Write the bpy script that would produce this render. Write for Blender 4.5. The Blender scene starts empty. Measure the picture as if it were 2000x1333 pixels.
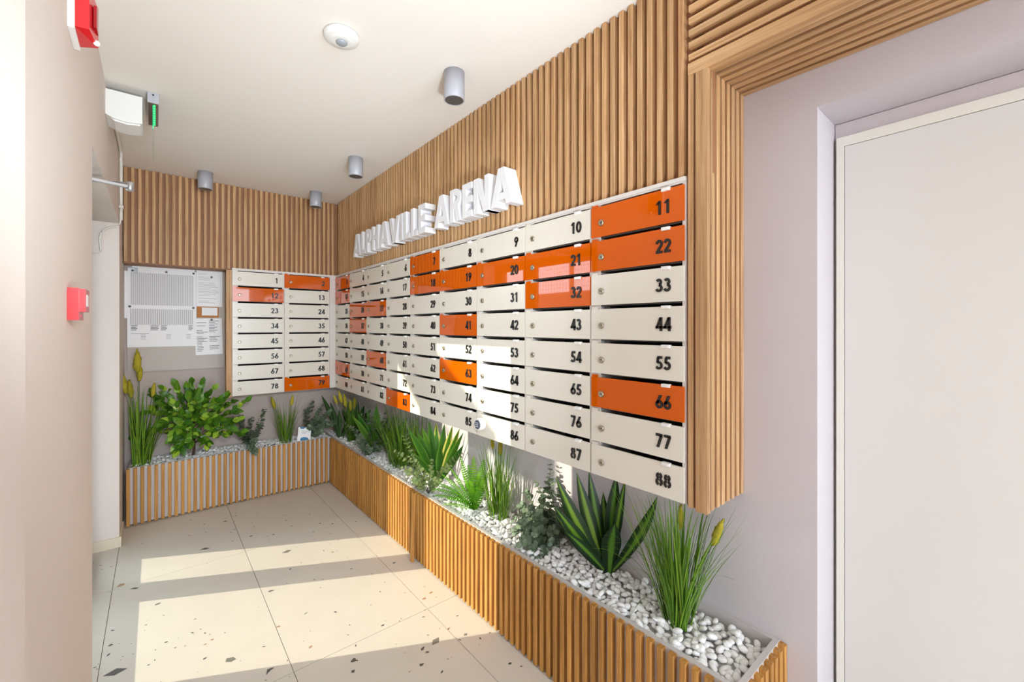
import bpy, bmesh, math, random
from mathutils import Vector, Matrix, Euler
random.seed(7)
S = bpy.context.scene
C = S.collection
PI = math.pi

# ------------------------------------------------------------------ camera, sky, sun, lights, exposure
CAM_H = 1.39
TH = math.radians(39.85)
ST, CT = math.sin(TH), math.cos(TH)
F = 834.6            # focal length in pixels of the 2000 px wide frame
HOR = 639.0          # row of the horizon
cd = bpy.data.cameras.new('camera'); cam = bpy.data.objects.new('camera', cd); C.objects.link(cam)
cam.location = (0, 0, CAM_H); cam.rotation_euler = (PI/2, 0, -TH)
cd.sensor_width = 36; cd.lens = F/2000*36; cd.shift_y = -(666.5-HOR)/2000; cd.clip_start = 0.02
S.camera = cam

w = bpy.data.worlds.new('sky'); S.world = w; w.use_nodes = True
wn = w.node_tree.nodes; wn.clear()
wo = wn.new('ShaderNodeOutputWorld'); wb = wn.new('ShaderNodeBackground')
wb.inputs[0].default_value = (0.76, 0.885, 1.0, 1); wb.inputs[1].default_value = 7.4
w.node_tree.links.new(wb.outputs[0], wo.inputs[0])

SUN_AZ = Vector((0.886, -0.464)); SUN_EL = math.radians(20.3)
def light(name, kind, loc, direction, energy, color, size=None, size_y=None):
    d = bpy.data.lights.new(name, kind); d.energy = energy; d.color = color
    o = bpy.data.objects.new(name, d); C.objects.link(o); o.location = loc
    o.rotation_euler = Vector(direction).to_track_quat('-Z', 'Y').to_euler()
    if kind == 'AREA':
        d.shape = 'RECTANGLE'; d.size = size; d.size_y = size_y or size
    return o
sun = light('sun', 'SUN', (-4, 5, 4), (SUN_AZ.x*math.cos(SUN_EL), SUN_AZ.y*math.cos(SUN_EL), -math.sin(SUN_EL)), 6.5, (1.0, 0.91, 0.72))
sun.data.angle = math.radians(0.4)
# daylight entering through the big window of the hall end behind the camera
light('hall_daylight', 'AREA', (0.6, -2.35, 1.35), (0, 1, 0.02), 24, (0.90, 0.96, 1.0), 1.9, 2.0)
# sky light at the entrance door
light('entrance_daylight', 'AREA', (-0.55, 2.91, 1.1), (1, 0, 0), 3, (0.95, 0.97, 1.0), 1.3, 1.9)
# the photographer's flash head above the camera zoomed down the lobby (it throws the short shadows of the
# ceiling fittings), and an added fill lamp turned up to brighten the ceiling
def flash(name, loc, direction, energy, color, cone, blend, radius):
    o = light(name, 'SPOT', loc, direction, energy, color)
    o.data.spot_size = math.radians(cone); o.data.spot_blend = blend; o.data.shadow_soft_size = radius
    return o
flash('photo_flash', (0.12, -0.02, 1.70), (0.24, 1, -0.14), 120, (0.86, 0.96, 1.0), 74, 0.9, 0.02)
flash('ceiling_fill', (0.35, -0.10, 0.95), (0.10, 1.0, 1), 145, (0.84, 0.95, 1.0), 80, 0.9, 0.10)
vs = S.view_settings
S.display_settings.display_device = 'sRGB'
vs.view_transform = 'Standard'; vs.look = 'None'; vs.gamma = 1; vs.use_curve_mapping = False
vs.exposure = 0.08
S.cycles.use_denoising = True
S.cycles.max_bounces = 10; S.cycles.diffuse_bounces = 6; S.cycles.transparent_max_bounces = 16
S.cycles.caustics_reflective = False; S.cycles.caustics_refractive = False
S.cycles.sample_clamp_indirect = 6

# ------------------------------------------------------------------ photograph pixel -> point of the place
def ray(u, v):
    t = u-1000
    return Vector((t*CT+F*ST, -t*ST+F*CT, HOR-v))/F        # per metre of depth
def at_depth(u, v, d):
    p = Vector((0, 0, CAM_H))+ray(u, v)*d
    if p.x > 1.475: p = at_x(u, v, 1.475)
    if p.y > 4.215: p = at_y(u, v, 4.215)
    return p
def at_x(u, v, x): r = ray(u, v); return Vector((0, 0, CAM_H))+r*(x/r.x)
def at_y(u, v, y): r = ray(u, v); return Vector((0, 0, CAM_H))+r*(y/r.y)
def at_z(u, v, z): r = ray(u, v); return Vector((0, 0, CAM_H))+r*((z-CAM_H)/r.z)

# ------------------------------------------------------------------ materials
def srgb(r, g, b):
    f = lambda c: (c/255/12.92 if c/255 <= 0.04045 else ((c/255+0.055)/1.055)**2.4)
    return (f(r), f(g), f(b), 1)
def mat(name, col, rough=0.5, metal=0.0, spec=0.5, coat=0.0, bump=None, vary=None):
    m = bpy.data.materials.new(name); m.use_nodes = True
    nt = m.node_tree; b = nt.nodes['Principled BSDF']
    b.inputs['Base Color'].default_value = col; b.inputs['Roughness'].default_value = rough
    b.inputs['Metallic'].default_value = metal; b.inputs['Specular IOR Level'].default_value = spec
    b.inputs['Coat Weight'].default_value = coat; b.inputs['Coat Roughness'].default_value = 0.03
    if vary or bump:
        tc = nt.nodes.new('ShaderNodeTexCoord')
    if vary:                                    # faint mottling of the thing's own colour
        sc, amt = vary
        n = nt.nodes.new('ShaderNodeTexNoise'); n.inputs['Scale'].default_value = sc; n.inputs['Detail'].default_value = 5
        nt.links.new(tc.outputs['Object'], n.inputs['Vector'])
        mx = nt.nodes.new('ShaderNodeMix'); mx.data_type = 'RGBA'
        mx.inputs[6].default_value = tuple(c*(1-amt) for c in col[:3])+(1,)
        mx.inputs[7].default_value = tuple(min(1, c*(1+amt)) for c in col[:3])+(1,)
        nt.links.new(n.outputs['Fac'], mx.inputs[0]); nt.links.new(mx.outputs[2], b.inputs['Base Color'])
    if bump:
        sc, st = bump
        n = nt.nodes.new('ShaderNodeTexNoise'); n.inputs['Scale'].default_value = sc; n.inputs['Detail'].default_value = 4
        nt.links.new(tc.outputs['Object'], n.inputs['Vector'])
        bp = nt.nodes.new('ShaderNodeBump'); bp.inputs['Strength'].default_value = st; bp.inputs['Distance'].default_value = 0.002
        nt.links.new(n.outputs['Fac'], bp.inputs['Height']); nt.links.new(bp.outputs[0], b.inputs['Normal'])
    return m
def wood(name, dark, mid, light_, seed=0.0, rough=0.5):
    m = bpy.data.materials.new(name); m.use_nodes = True
    nt = m.node_tree; N = nt.nodes; L = nt.links; b = N['Principled BSDF']
    tc = N.new('ShaderNodeTexCoord'); oi = N.new('ShaderNodeObjectInfo')
    mp = N.new('ShaderNodeMapping'); mp.inputs['Scale'].default_value = (90, 90, 3.2)
    L.new(tc.outputs['Object'], mp.inputs['Vector'])
    mul = N.new('ShaderNodeMath'); mul.operation = 'MULTIPLY'; mul.inputs[1].default_value = 57+seed
    L.new(oi.outputs['Random'], mul.inputs[0])
    cx = N.new('ShaderNodeCombineXYZ')
    for k in range(3): L.new(mul.outputs[0], cx.inputs[k])
    L.new(cx.outputs[0], mp.inputs['Location'])
    n = N.new('ShaderNodeTexNoise'); n.inputs['Scale'].default_value = 1.0; n.inputs['Detail'].default_value = 6
    n.inputs['Roughness'].default_value = 0.6; n.inputs['Distortion'].default_value = 0.25
    L.new(mp.outputs[0], n.inputs['Vector'])
    cr = N.new('ShaderNodeValToRGB')
    e = cr.color_ramp.elements
    e[0].position = 0.26; e[0].color = dark; e[1].position = 0.72; e[1].color = light_
    k = e.new(0.48); k.color = mid
    L.new(n.outputs['Fac'], cr.inputs[0])
    hs = N.new('ShaderNodeHueSaturation')
    mr = N.new('ShaderNodeMapRange'); mr.inputs[3].default_value = 0.86; mr.inputs[4].default_value = 1.12
    L.new(oi.outputs['Random'], mr.inputs[0]); L.new(mr.outputs[0], hs.inputs['Value'])
    L.new(cr.outputs[0], hs.inputs['Color']); L.new(hs.outputs[0], b.inputs['Base Color'])
    b.inputs['Roughness'].default_value = rough; b.inputs['Specular IOR Level'].default_value = 0.35
    bp = N.new('ShaderNodeBump'); bp.inputs['Strength'].default_value = 0.25; bp.inputs['Distance'].default_value = 0.001
    L.new(n.outputs['Fac'], bp.inputs['Height']); L.new(bp.outputs[0], b.inputs['Normal'])
    return m
def leaf_mat(name, edge, centre, transl=0.25, rough=0.45, stripe=0.25, soft=0.2, streak=0.0, rnd=0.25, base=None):
    """colour across the blade from UV.x, veins and streaks from noise, shade of each leaf from its own random number"""
    m = bpy.data.materials.new(name); m.use_nodes = True
    nt = m.node_tree; N = nt.nodes; L = nt.links; b = N['Principled BSDF']; out = N['Material Output']
    uv = N.new('ShaderNodeUVMap'); sx = N.new('ShaderNodeSeparateXYZ'); L.new(uv.outputs[0], sx.inputs[0])
    a = N.new('ShaderNodeMath'); a.operation = 'SUBTRACT'; a.inputs[1].default_value = 0.5; L.new(sx.outputs[0], a.inputs[0])
    ab = N.new('ShaderNodeMath'); ab.operation = 'ABSOLUTE'; L.new(a.outputs[0], ab.inputs[0])
    last = ab
    if streak:
        mp = N.new('ShaderNodeMapping'); mp.inputs['Scale'].default_value = (26, 1.6, 1); L.new(uv.outputs[0], mp.inputs[0])
        n = N.new('ShaderNodeTexNoise'); n.inputs['Scale'].default_value = 1; n.inputs['Detail'].default_value = 3
        L.new(mp.outputs[0], n.inputs['Vector'])
        ma = N.new('ShaderNodeMath'); ma.operation = 'MULTIPLY_ADD'; ma.inputs[1].default_value = streak; ma.inputs[2].default_value = -streak/2
        L.new(n.outputs['Fac'], ma.inputs[0])
        ad = N.new('ShaderNodeMath'); ad.operation = 'ADD'; L.new(ab.outputs[0], ad.inputs[0]); L.new(ma.outputs[0], ad.inputs[1])
        last = ad
    mr = N.new('ShaderNodeMapRange'); mr.inputs[1].default_value = stripe-soft/2; mr.inputs[2].default_value = stripe+soft/2
    L.new(last.outputs[0], mr.inputs[0])
    mx = N.new('ShaderNodeMix'); mx.data_type = 'RGBA'; mx.inputs[6].default_value = centre; mx.inputs[7].default_value = edge
    L.new(mr.outputs[0], mx.inputs[0])
    oi = N.new('ShaderNodeObjectInfo'); hs = N.new('ShaderNodeHueSaturation')
    r2 = N.new('ShaderNodeMapRange'); r2.inputs[3].default_value = 1-rnd; r2.inputs[4].default_value = 1+rnd
    L.new(oi.outputs['Random'], r2.inputs[0]); L.new(r2.outputs[0], hs.inputs['Value']); L.new(mx.outputs[2], hs.inputs['Color'])
    r3 = N.new('ShaderNodeMapRange'); r3.inputs[3].default_value = 0.515; r3.inputs[4].default_value = 0.48
    L.new(oi.outputs['Random'], r3.inputs[0]); L.new(r3.outputs[0], hs.inputs['Hue'])
    L.new(hs.outputs[0], b.inputs['Base Color']); b.inputs['Roughness'].default_value = rough; b.inputs['Specular IOR Level'].default_value = 0.4
    tr = N.new('ShaderNodeBsdfTranslucent'); L.new(hs.outputs[0], tr.inputs[0])
    ms = N.new('ShaderNodeMixShader'); ms.inputs[0].default_value = transl
    L.new(b.outputs[0], ms.inputs[1]); L.new(tr.outputs[0], ms.inputs[2]); L.new(ms.outputs[0], out.inputs[0])
    return m
def glass_mat(name, tint=(1, 1, 1, 1), refl=0.9):
    m = bpy.data.materials.new(name); m.use_nodes = True
    nt = m.node_tree; N = nt.nodes; L = nt.links; N.remove(N['Principled BSDF']); out = N['Material Output']
    t = N.new('ShaderNodeBsdfTransparent'); t.inputs[0].default_value = tint
    g = N.new('ShaderNodeBsdfGlossy'); g.inputs['Roughness'].default_value = 0.0
    fr = N.new('ShaderNodeFresnel'); ge = N.new('ShaderNodeNewGeometry')      # both faces of the pane reflect alike
    mr = N.new('ShaderNodeMapRange'); mr.inputs[3].default_value = 1.45; mr.inputs[4].default_value = 1/1.45
    L.new(ge.outputs['Backfacing'], mr.inputs[0]); L.new(mr.outputs[0], fr.inputs[0])
    ms = N.new('ShaderNodeMixShader'); L.new(fr.outputs[0], ms.inputs[0]); L.new(t.outputs[0], ms.inputs[1]); L.new(g.outputs[0], ms.inputs[2])
    L.new(ms.outputs[0], out.inputs[0])
    return m
def emit_mat(name, col, strength):
    m = bpy.data.materials.new(name); m.use_nodes = True
    b = m.node_tree.nodes['Principled BSDF']; b.inputs['Base Color'].default_value = col
    b.inputs['Emission Color'].default_value = col; b.inputs['Emission Strength'].default_value = strength
    return m

M = {}
M['oak'] = wood('oak_slat', srgb(150, 107, 68), srgb(188, 146, 102), srgb(210, 172, 130))
M['oak_back'] = mat('oak_backing', srgb(150, 104, 70), 0.6, vary=(12, 0.12))
M['oak_planter'] = wood('oak_planter_slat', srgb(142, 94, 42), srgb(184, 130, 64), srgb(210, 157, 86), 11)
M['wall_lilac'] = mat('lilac_stucco', srgb(203, 196, 200), 0.85, spec=0.2, bump=(420, 0.35), vary=(3, 0.02))
M['wall_cream'] = mat('cream_paint', srgb(224, 213, 206), 0.8, spec=0.25, bump=(300, 0.2), vary=(2, 0.02))
M['wall_back'] = mat('taupe_paint', srgb(188, 174, 168), 0.85, spec=0.2, bump=(300, 0.2))
M['ceiling'] = mat('ceiling_paint', srgb(235, 230, 224), 0.6, spec=0.3)
M['tile'] = mat('porcelain_tile', srgb(214, 206, 194), 0.42, spec=0.35, vary=(5, 0.05))
M['grout'] = mat('tile_grout', srgb(120, 108, 98), 0.9)
M['chip_dark'] = mat('terrazzo_chip_dark', srgb(92, 90, 86), 0.4)
M['chip_tan'] = mat('terrazzo_chip_tan', srgb(176, 140, 112), 0.4)
M['chip_grey'] = mat('terrazzo_chip_grey', srgb(126, 124, 116), 0.4)
M['steel_white'] = mat('mailbox_white_steel', srgb(214, 208, 204), 0.45)
M['steel_dark'] = mat('mailbox_inside', srgb(70, 64, 60), 0.7)
M['door_white'] = mat('white_glass_panel', srgb(221, 215, 204), 0.22, spec=0.5)
M['door_orange'] = mat('orange_glass_panel', srgb(206, 88, 0), 0.02, spec=0.5, coat=0.1)
M['panel_edge'] = mat('panel_edge', srgb(120, 60, 24), 0.4)
M['black'] = mat('black_number', srgb(26, 24, 23), 0.35)
M['print'] = mat('print_grey', srgb(198, 196, 198), 0.8)
M['print_dark'] = mat('print_dark', srgb(96, 94, 98), 0.8)
M['chrome'] = mat('lock_metal', srgb(176, 166, 146), 0.28, 0.9)
M['clip'] = mat('white_clip', srgb(232, 230, 228), 0.4)
M['white_gloss'] = mat('white_plastic', srgb(224, 223, 220), 0.35)
M['white_foam'] = mat('white_letter', srgb(226, 225, 229), 0.55)
M['grey_metal'] = mat('grey_lamp_metal', srgb(172, 172, 180), 0.45, 0.1)
M['grey_dark'] = mat('lamp_inside', srgb(96, 94, 94), 0.35, 0.5)
M['lens'] = mat('detector_lens', srgb(150, 156, 162), 0.25)
M['red'] = mat('red_plastic', srgb(200, 12, 26), 0.28, coat=0.3)
M['red_dark'] = mat('red_lens', srgb(150, 10, 20), 0.2)
M['planter_body'] = mat('planter_grey_board', srgb(196, 190, 188), 0.55, vary=(20, 0.04))
M['pebble'] = mat('white_marble_pebble', srgb(238, 237, 236), 0.5, vary=(30, 0.05))
M['pebble_base'] = mat('pebble_bed_base', srgb(170, 168, 166), 0.9, bump=(60, 1.0))
M['paper'] = mat('paper', srgb(244, 243, 246), 0.75)
M['board'] = mat('grey_board', srgb(186, 176, 168), 0.5)
M['clip_grey'] = mat('grey_corner_clip', srgb(128, 132, 134), 0.4, 0.5)
M['kraft'] = mat('brown_card', srgb(178, 112, 40), 0.6)
M['blue'] = mat('blue_print', srgb(30, 112, 158), 0.5)
M['navy'] = mat('navy_print', srgb(62, 74, 96), 0.4)
M['metal'] = mat('closer_metal', srgb(190, 190, 192), 0.3, 0.85)
M['cable'] = mat('white_cable', srgb(224, 220, 212), 0.5)
M['door_paint'] = mat('white_door_paint', srgb(218, 215, 211), 0.28, spec=0.4)
M['door_frame'] = mat('white_frame_paint', srgb(228, 225, 215), 0.35)
M['plaster'] = mat('rough_plaster', srgb(210, 200, 201), 0.9, bump=(120, 0.8))
M['base_tile'] = mat('cream_baseboard', srgb(224, 212, 190), 0.4)
M['frame_grey'] = mat('entrance_frame', srgb(120, 120, 124), 0.4, 0.4)
M['glass'] = glass_mat('clear_glass', (0.96, 0.98, 0.97, 1))
M['acrylic'] = glass_mat('acrylic_sheet', (0.90, 0.97, 0.92, 1))
M['green_led'] = emit_mat('green_led', (0.02, 0.9, 0.15, 1), 3.0)
M['sign_under'] = mat('sign_underside', srgb(110, 84, 78), 0.5)
M['outside_ground'] = mat('outside_paving', srgb(112, 107, 100), 0.9, vary=(4, 0.08))
M['outside_wall'] = mat('outside_plaster', srgb(240, 206, 182), 0.9)
M['outside_base'] = mat('outside_plinth', srgb(96, 84, 76), 0.9)
M['bark'] = mat('bark', srgb(74, 52, 36), 0.8, bump=(80, 0.6))
M['stem'] = mat('grey_stem', srgb(92, 88, 62), 0.7)
M['grass'] = leaf_mat('grass_blade', srgb(74, 122, 24), srgb(134, 172, 58), 0.25, 0.4, 0.2, 0.2, 0.15, 0.35)
M['seed'] = mat('yellow_seed_head', srgb(172, 158, 40), 0.85, bump=(260, 1.0), vary=(90, 0.35))
M['ficus'] = leaf_mat('ficus_leaf', srgb(74, 124, 26), srgb(104, 152, 48), 0.28, 0.32, 0.05, 0.08, 0.05, 0.45)
M['ficus_pale'] = leaf_mat('ficus_leaf_pale', srgb(150, 188, 52), srgb(178, 206, 88), 0.28, 0.32, 0.05, 0.08, 0.05, 0.2)
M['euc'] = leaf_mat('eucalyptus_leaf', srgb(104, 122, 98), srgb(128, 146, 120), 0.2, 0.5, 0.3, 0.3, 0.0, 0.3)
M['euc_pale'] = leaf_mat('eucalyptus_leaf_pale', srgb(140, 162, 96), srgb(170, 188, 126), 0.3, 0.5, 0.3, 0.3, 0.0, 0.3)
M['dracaena'] = leaf_mat('dracaena_leaf', srgb(26, 54, 24), srgb(104, 150, 44), 0.12, 0.35, 0.15, 0.12, 0.32, 0.2)
M['agave'] = leaf_mat('agave_leaf', srgb(86, 132, 36), srgb(58, 108, 28), 0.22, 0.35, 0.3, 0.2, 0.25, 0.25)
M['varieg'] = leaf_mat('variegated_leaf', srgb(226, 214, 110), srgb(74, 130, 30), 0.25, 0.35, 0.27, 0.12, 0.15, 0.15)
M['fern'] = leaf_mat('fern_frond', srgb(98, 172, 28), srgb(150, 206, 60), 0.3, 0.4, 0.2, 0.3, 0.0, 0.3)
M['dark_green'] = leaf_mat('dark_blade', srgb(38, 66, 32), srgb(52, 92, 40), 0.15, 0.4, 0.2, 0.2, 0.2, 0.2)

# ------------------------------------------------------------------ mesh helpers
def box(bm, x0, x1, y0, y1, z0, z1, mi=0):
    vs_ = [bm.verts.new(p) for p in ((x0, y0, z0), (x1, y0, z0), (x1, y1, z0), (x0, y1, z0), (x0, y0, z1), (x1, y0, z1), (x1, y1, z1), (x0, y1, z1))]
    for f in ((0, 3, 2, 1), (4, 5, 6, 7), (0, 1, 5, 4), (1, 2, 6, 5), (2, 3, 7, 6), (3, 0, 4, 7)):
        bm.faces.new([vs_[k] for k in f]).material_index = mi
def prism(bm, pts, a, b, axis='z', mi=0):
    """outline pts (2-D, counter-clockwise) pushed from a to b along axis"""
    def P(p, h):
        return {'z': (p[0], p[1], h), 'y': (p[0], h, p[1]), 'x': (h, p[0], p[1])}[axis]
    A = [bm.verts.new(P(p, a)) for p in pts]; B = [bm.verts.new(P(p, b)) for p in pts]
    n = len(pts)
    fs = [bm.faces.new(A[::-1]), bm.faces.new(B)]
    for i in range(n): fs.append(bm.faces.new((A[i], A[(i+1) % n], B[(i+1) % n], B[i])))
    for f in fs: f.material_index = mi
    return fs
def lathe(bm, prof, seg=24, origin=(0, 0, 0), mi=0, axis='z'):
    rings = []
    for r, h in prof:
        ring = []
        for k in range(seg):
            a = 2*PI*k/seg; p = (r*math.cos(a), r*math.sin(a), h)
            if axis == 'y': p = (p[0], p[2], p[1])
            if axis == 'x': p = (p[2], p[0], p[1])
            ring.append(bm.verts.new(Vector(p)+Vector(origin)))
        rings.append(ring)
    for i in range(len(rings)-1):
        for k in range(seg):
            f = bm.faces.new((rings[i][k], rings[i][(k+1) % seg], rings[i+1][(k+1) % seg], rings[i+1][k])); f.material_index = mi; f.smooth = True
    for ring in (rings[0], rings[-1]):
        f = bm.faces.new(ring); f.material_index = mi
def tube(bm, pts, r, seg=8, mi=0, r1=None):
    pts = [Vector(p) for p in pts]; n = len(pts); rings = []
    for i, p in enumerate(pts):
        t = (pts[min(i+1, n-1)]-pts[max(i-1, 0)]).normalized()
        up = Vector((0, 0, 1)) if abs(t.z) < 0.9 else Vector((1, 0, 0))
        a = t.cross(up).normalized(); b = t.cross(a)
        rr = r if r1 is None else r+(r1-r)*i/(n-1)
        rings.append([bm.verts.new(p+(a*math.cos(2*PI*k/seg)+b*math.sin(2*PI*k/seg))*rr) for k in range(seg)])
    for i in range(n-1):
        for k in range(seg):
            f = bm.faces.new((rings[i][k], rings[i][(k+1) % seg], rings[i+1][(k+1) % seg], rings[i+1][k])); f.smooth = True; f.material_index = mi
    for ring in (rings[0], rings[-1]): bm.faces.new(ring).material_index = mi
def smooth_path(pts, n=8):
    pts = [Vector(p) for p in pts]; out = []
    q = [2*pts[0]-pts[1]]+pts+[2*pts[-1]-pts[-2]]
    for i in range(1, len(q)-2):
        for k in range(n):
            t = k/n
            out.append(0.5*((2*q[i])+(q[i+1]-q[i-1])*t+(2*q[i-1]-5*q[i]+4*q[i+1]-q[i+2])*t*t+(3*q[i]-q[i-1]-3*q[i+1]+q[i+2])*t**3))
    out.append(pts[-1]); return out
def mesh(name, bm, mats):
    bmesh.ops.recalc_face_normals(bm, faces=bm.faces)
    me = bpy.data.meshes.new(name); bm.to_mesh(me); bm.free()
    for m in (mats if isinstance(mats, (list, tuple)) else [mats]): me.materials.append(m)
    return me
def link(name, me, parent=None, loc=(0, 0, 0), rot=(0, 0, 0), scale=None):
    o = bpy.data.objects.new(name, me); C.objects.link(o); o.location = loc; o.rotation_euler = rot
    if scale is not None: o.scale = (scale,)*3 if isinstance(scale, (int, float)) else scale
    if parent: o.parent = parent
    return o
def add(name, bm, mats, parent=None, loc=(0, 0, 0), rot=(0, 0, 0)):
    """bm is in world space when parent is an Empty at some place: shift it into the parent's space"""
    if parent is not None and parent.get('world_built'):
        bmesh.ops.translate(bm, verts=bm.verts, vec=-Vector(parent['world_built']))
    return link(name, mesh(name, bm, mats), parent, loc, rot)
def thing(name, label, cat, loc=(0, 0, 0), rotz=0, group=None, world=False):
    o = bpy.data.objects.new(name, None); C.objects.link(o); o.location = loc; o.rotation_euler = (0, 0, rotz)
    o.empty_display_size = 0.05; o['label'] = label; o['category'] = cat
    if group: o['group'] = group
    if world: o['world_built'] = list(loc)
    return o
def tag(o, label, cat, group=None):
    o['label'] = label; o['category'] = cat
    if group: o['group'] = group
    return o
def struct(name, bm, mats):
    o = add(name, bm, mats); o['kind'] = 'structure'; return o
def NB(): return bmesh.new()

# ------------------------------------------------------------------ main measures of the lobby
XF = 1.255      # mailbox fronts on the long wall
XW = 1.512      # long wall behind
YF = 3.992      # mailbox fronts on the end wall
YW = 4.25       # end wall behind
XL = -0.175     # left wall
ZC = 2.508      # ceiling
ZB, ZT = 0.843, 1.843      # underside and top of the mailbox banks
ZD = 2.045      # heads of the door openings
PT = 0.402      # planter slats top
PX, PY = 1.19, 3.97        # planter fronts
PITCH = 0.0375
Y0 = -2.4       # hall end behind the camera

# ------------------------------------------------------------------ setting: floor, ceiling, walls
bm = NB(); box(bm, XL-0.45, XW+0.3, Y0-0.1, YW+0.1, -0.12, -0.0035); floor = struct('floor', bm, M['grout'])
tile_xs = [XL-0.602, XL, 0.428, 1.03, 1.632]
ys = [1.883+1.204*k for k in range(-4, 3)]
G = 0.0012
for i in range(4):
    for j in range(len(ys)-1):
        x0, x1, y0, y1 = max(tile_xs[i], XL-0.42)+G, min(tile_xs[i+1], XW+0.02)-G, ys[j]+G, min(ys[j+1], YW)-G
        if y0 < Y0-0.05: y0 = Y0
        if y1 <= y0: continue
        bm = NB(); box(bm, x0, x1, y0, y1, -0.0035, 0.0)
        add('tile', bm, M['tile'], floor)
# terrazzo chips printed in the tiles: the large ones where the photograph shows them, fine ones strewn in clusters
bm = NB()
def chip(c, ln, wd, ang, mi, n=None):
    n = n or random.choice((3, 4, 4, 5)); pts = []
    for k in range(n):
        a = 2*PI*(k+random.uniform(-0.25, 0.25))/n
        p = Vector((ln*math.cos(a), wd*math.sin(a)))*random.uniform(0.7, 1.1)
        pts.append((c[0]+p.x*math.cos(ang)-p.y*math.sin(ang), c[1]+p.x*math.sin(ang)+p.y*math.cos(ang)))
    vv = [bm.verts.new((p[0], p[1], 0.0004)) for p in pts]
    f = bm.faces.new(vv); f.material_index = mi
big = [(230, 1312, .05, 0), (263, 1150, .026, 0), (399, 1073, .036, 0), (560, 1078, .036, 2), (490, 1048, .016, 0), (534, 1045, .014, 0), (440, 1019, .018, 0),
       (625, 1023, .014, 0), (529, 1155, .022, 2), (307, 1181, .02, 2), (216, 1261, .014, 0), (450, 1290, .03, 2), (525, 1312, .03, 0), (690, 1312, .014, 0),
       (690, 1291, .02, 0), (850, 1254, .032, 2), (826, 1268, .018, 0), (834, 1275, .014, 0), (770, 1100, .014, 0), (607, 1264, .014, 1), (235, 1144, .03, 1), (216, 1108, .014, 1),
       (190, 1073, .018, 0), (650, 1079, .014, 1), (695, 1020, .012, 0), (598, 1199, .018, 2), (381, 1210, .012, 1), (829, 1170, .016, 1), (842, 1158, .016, 1), (910, 1240, .014, 2), (996, 1297, .012, 0),
       (824, 1299, .018, 0), (400, 1287, .011, 0), (415, 1250, .012, 1), (325, 1255, .01, 0), (342, 1266, .008, 0), (515, 1264, .01, 0), (543, 1225, .014, 1), (800, 1313, .008, 1)]
for u, v, s, mi in big:
    p = at_z(u, v, 0); chip((p.x, p.y), s*0.85, s*0.6, random.uniform(-0.5, 0.6), mi)
for k in range(75):
    cx_, cy_ = random.uniform(XL-0.3, 1.18), random.uniform(0.3, 3.95)
    for q in range(random.randint(1, 9)):
        s = random.choice((.004, .005, .006, .008, .011))
        chip((cx_+random.gauss(0, .09), cy_+random.gauss(0, .11)), s, s*0.55, random.uniform(0, PI), random.choice((0, 0, 0, 1, 2)))
for v_ in bm.verts:
    v_.co.x = min(max(v_.co.x, XL-0.4), PX-0.004); v_.co.y = min(v_.co.y, PY-0.004)
ch = add('terrazzo_chips', bm, [M['chip_dark'], M['chip_tan'], M['chip_grey']], floor); ch['kind'] = 'stuff'

bm = NB(); box(bm, XL-0.4, XW+0.3, Y0-0.1, YW+0.2, ZC, ZC+0.15); struct('ceiling', bm, M['ceiling'])
# long wall with the door recess (opening y from -0.52 to 0.394)
DY0, DY1, DX = -0.52, 0.394, 1.705
bm = NB()
box(bm, XW, XW+0.4, DY1, YW+0.2, 0, ZC); box(bm, XW, XW+0.4, Y0-0.1, DY0, 0, ZC); box(bm, XW, XW+0.4, DY0, DY1, ZD, ZC)
box(bm, DX+0.02, XW+0.4, DY0, DY1, 0, ZD)
struct('wall_right', bm, M['wall_lilac'])
bm = NB(); box(bm, XL-0.4, XW, YW, YW+0.2, 0, ZC); struct('wall_back', bm, M['wall_back'])
# left wall with the entrance opening
OY0, OY1 = 2.155, 3.67
bm = NB(); XLO = XL-0.32
box(bm, XLO, XL, Y0, OY0, 0, ZC); box(bm, XLO, XL, OY1, YW, 0, ZC); box(bm, XLO, XL, OY0, OY1, ZD, ZC)
struct('wall_left', bm, M['wall_cream'])
# a nearer pilaster at the left edge of the view
bm = NB(); box(bm, XL, -0.128, -0.6, 0.82, 0, ZC); struct('trim_1', bm, M['wall_cream'])
# hall end behind the camera, with a wide window
bm = NB()
box(bm, XLO, XW+0.3, Y0-0.2, Y0-0.02, 0, 0.25); box(bm, XLO, XW+0.3, Y0-0.2, Y0-0.02, 2.38, ZC)
box(bm, XLO, -0.4, Y0-0.2, Y0-0.02, 0.25, 2.38); box(bm, 1.6, XW+0.3, Y0-0.2, Y0-0.02, 0.25, 2.38)
struct('wall_front', bm, M['wall_cream'])
# baseboard pieces
bm = NB(); box(bm, XLO+0.02, XL+0.010, OY1-0.012, OY1, 0, 0.062); struct('baseboard_left', bm, M['base_tile'])
bm = NB(); box(bm, XL, XL+0.010, OY1+0.001, PY-0.03, 0, 0.062); struct('baseboard_corner', bm, M['base_tile'])
bm = NB(); box(bm, XL, XL+0.012, 0.83, OY0-0.002, 0, 0.07); struct('baseboard_entrance', bm, M['base_tile'])

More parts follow.
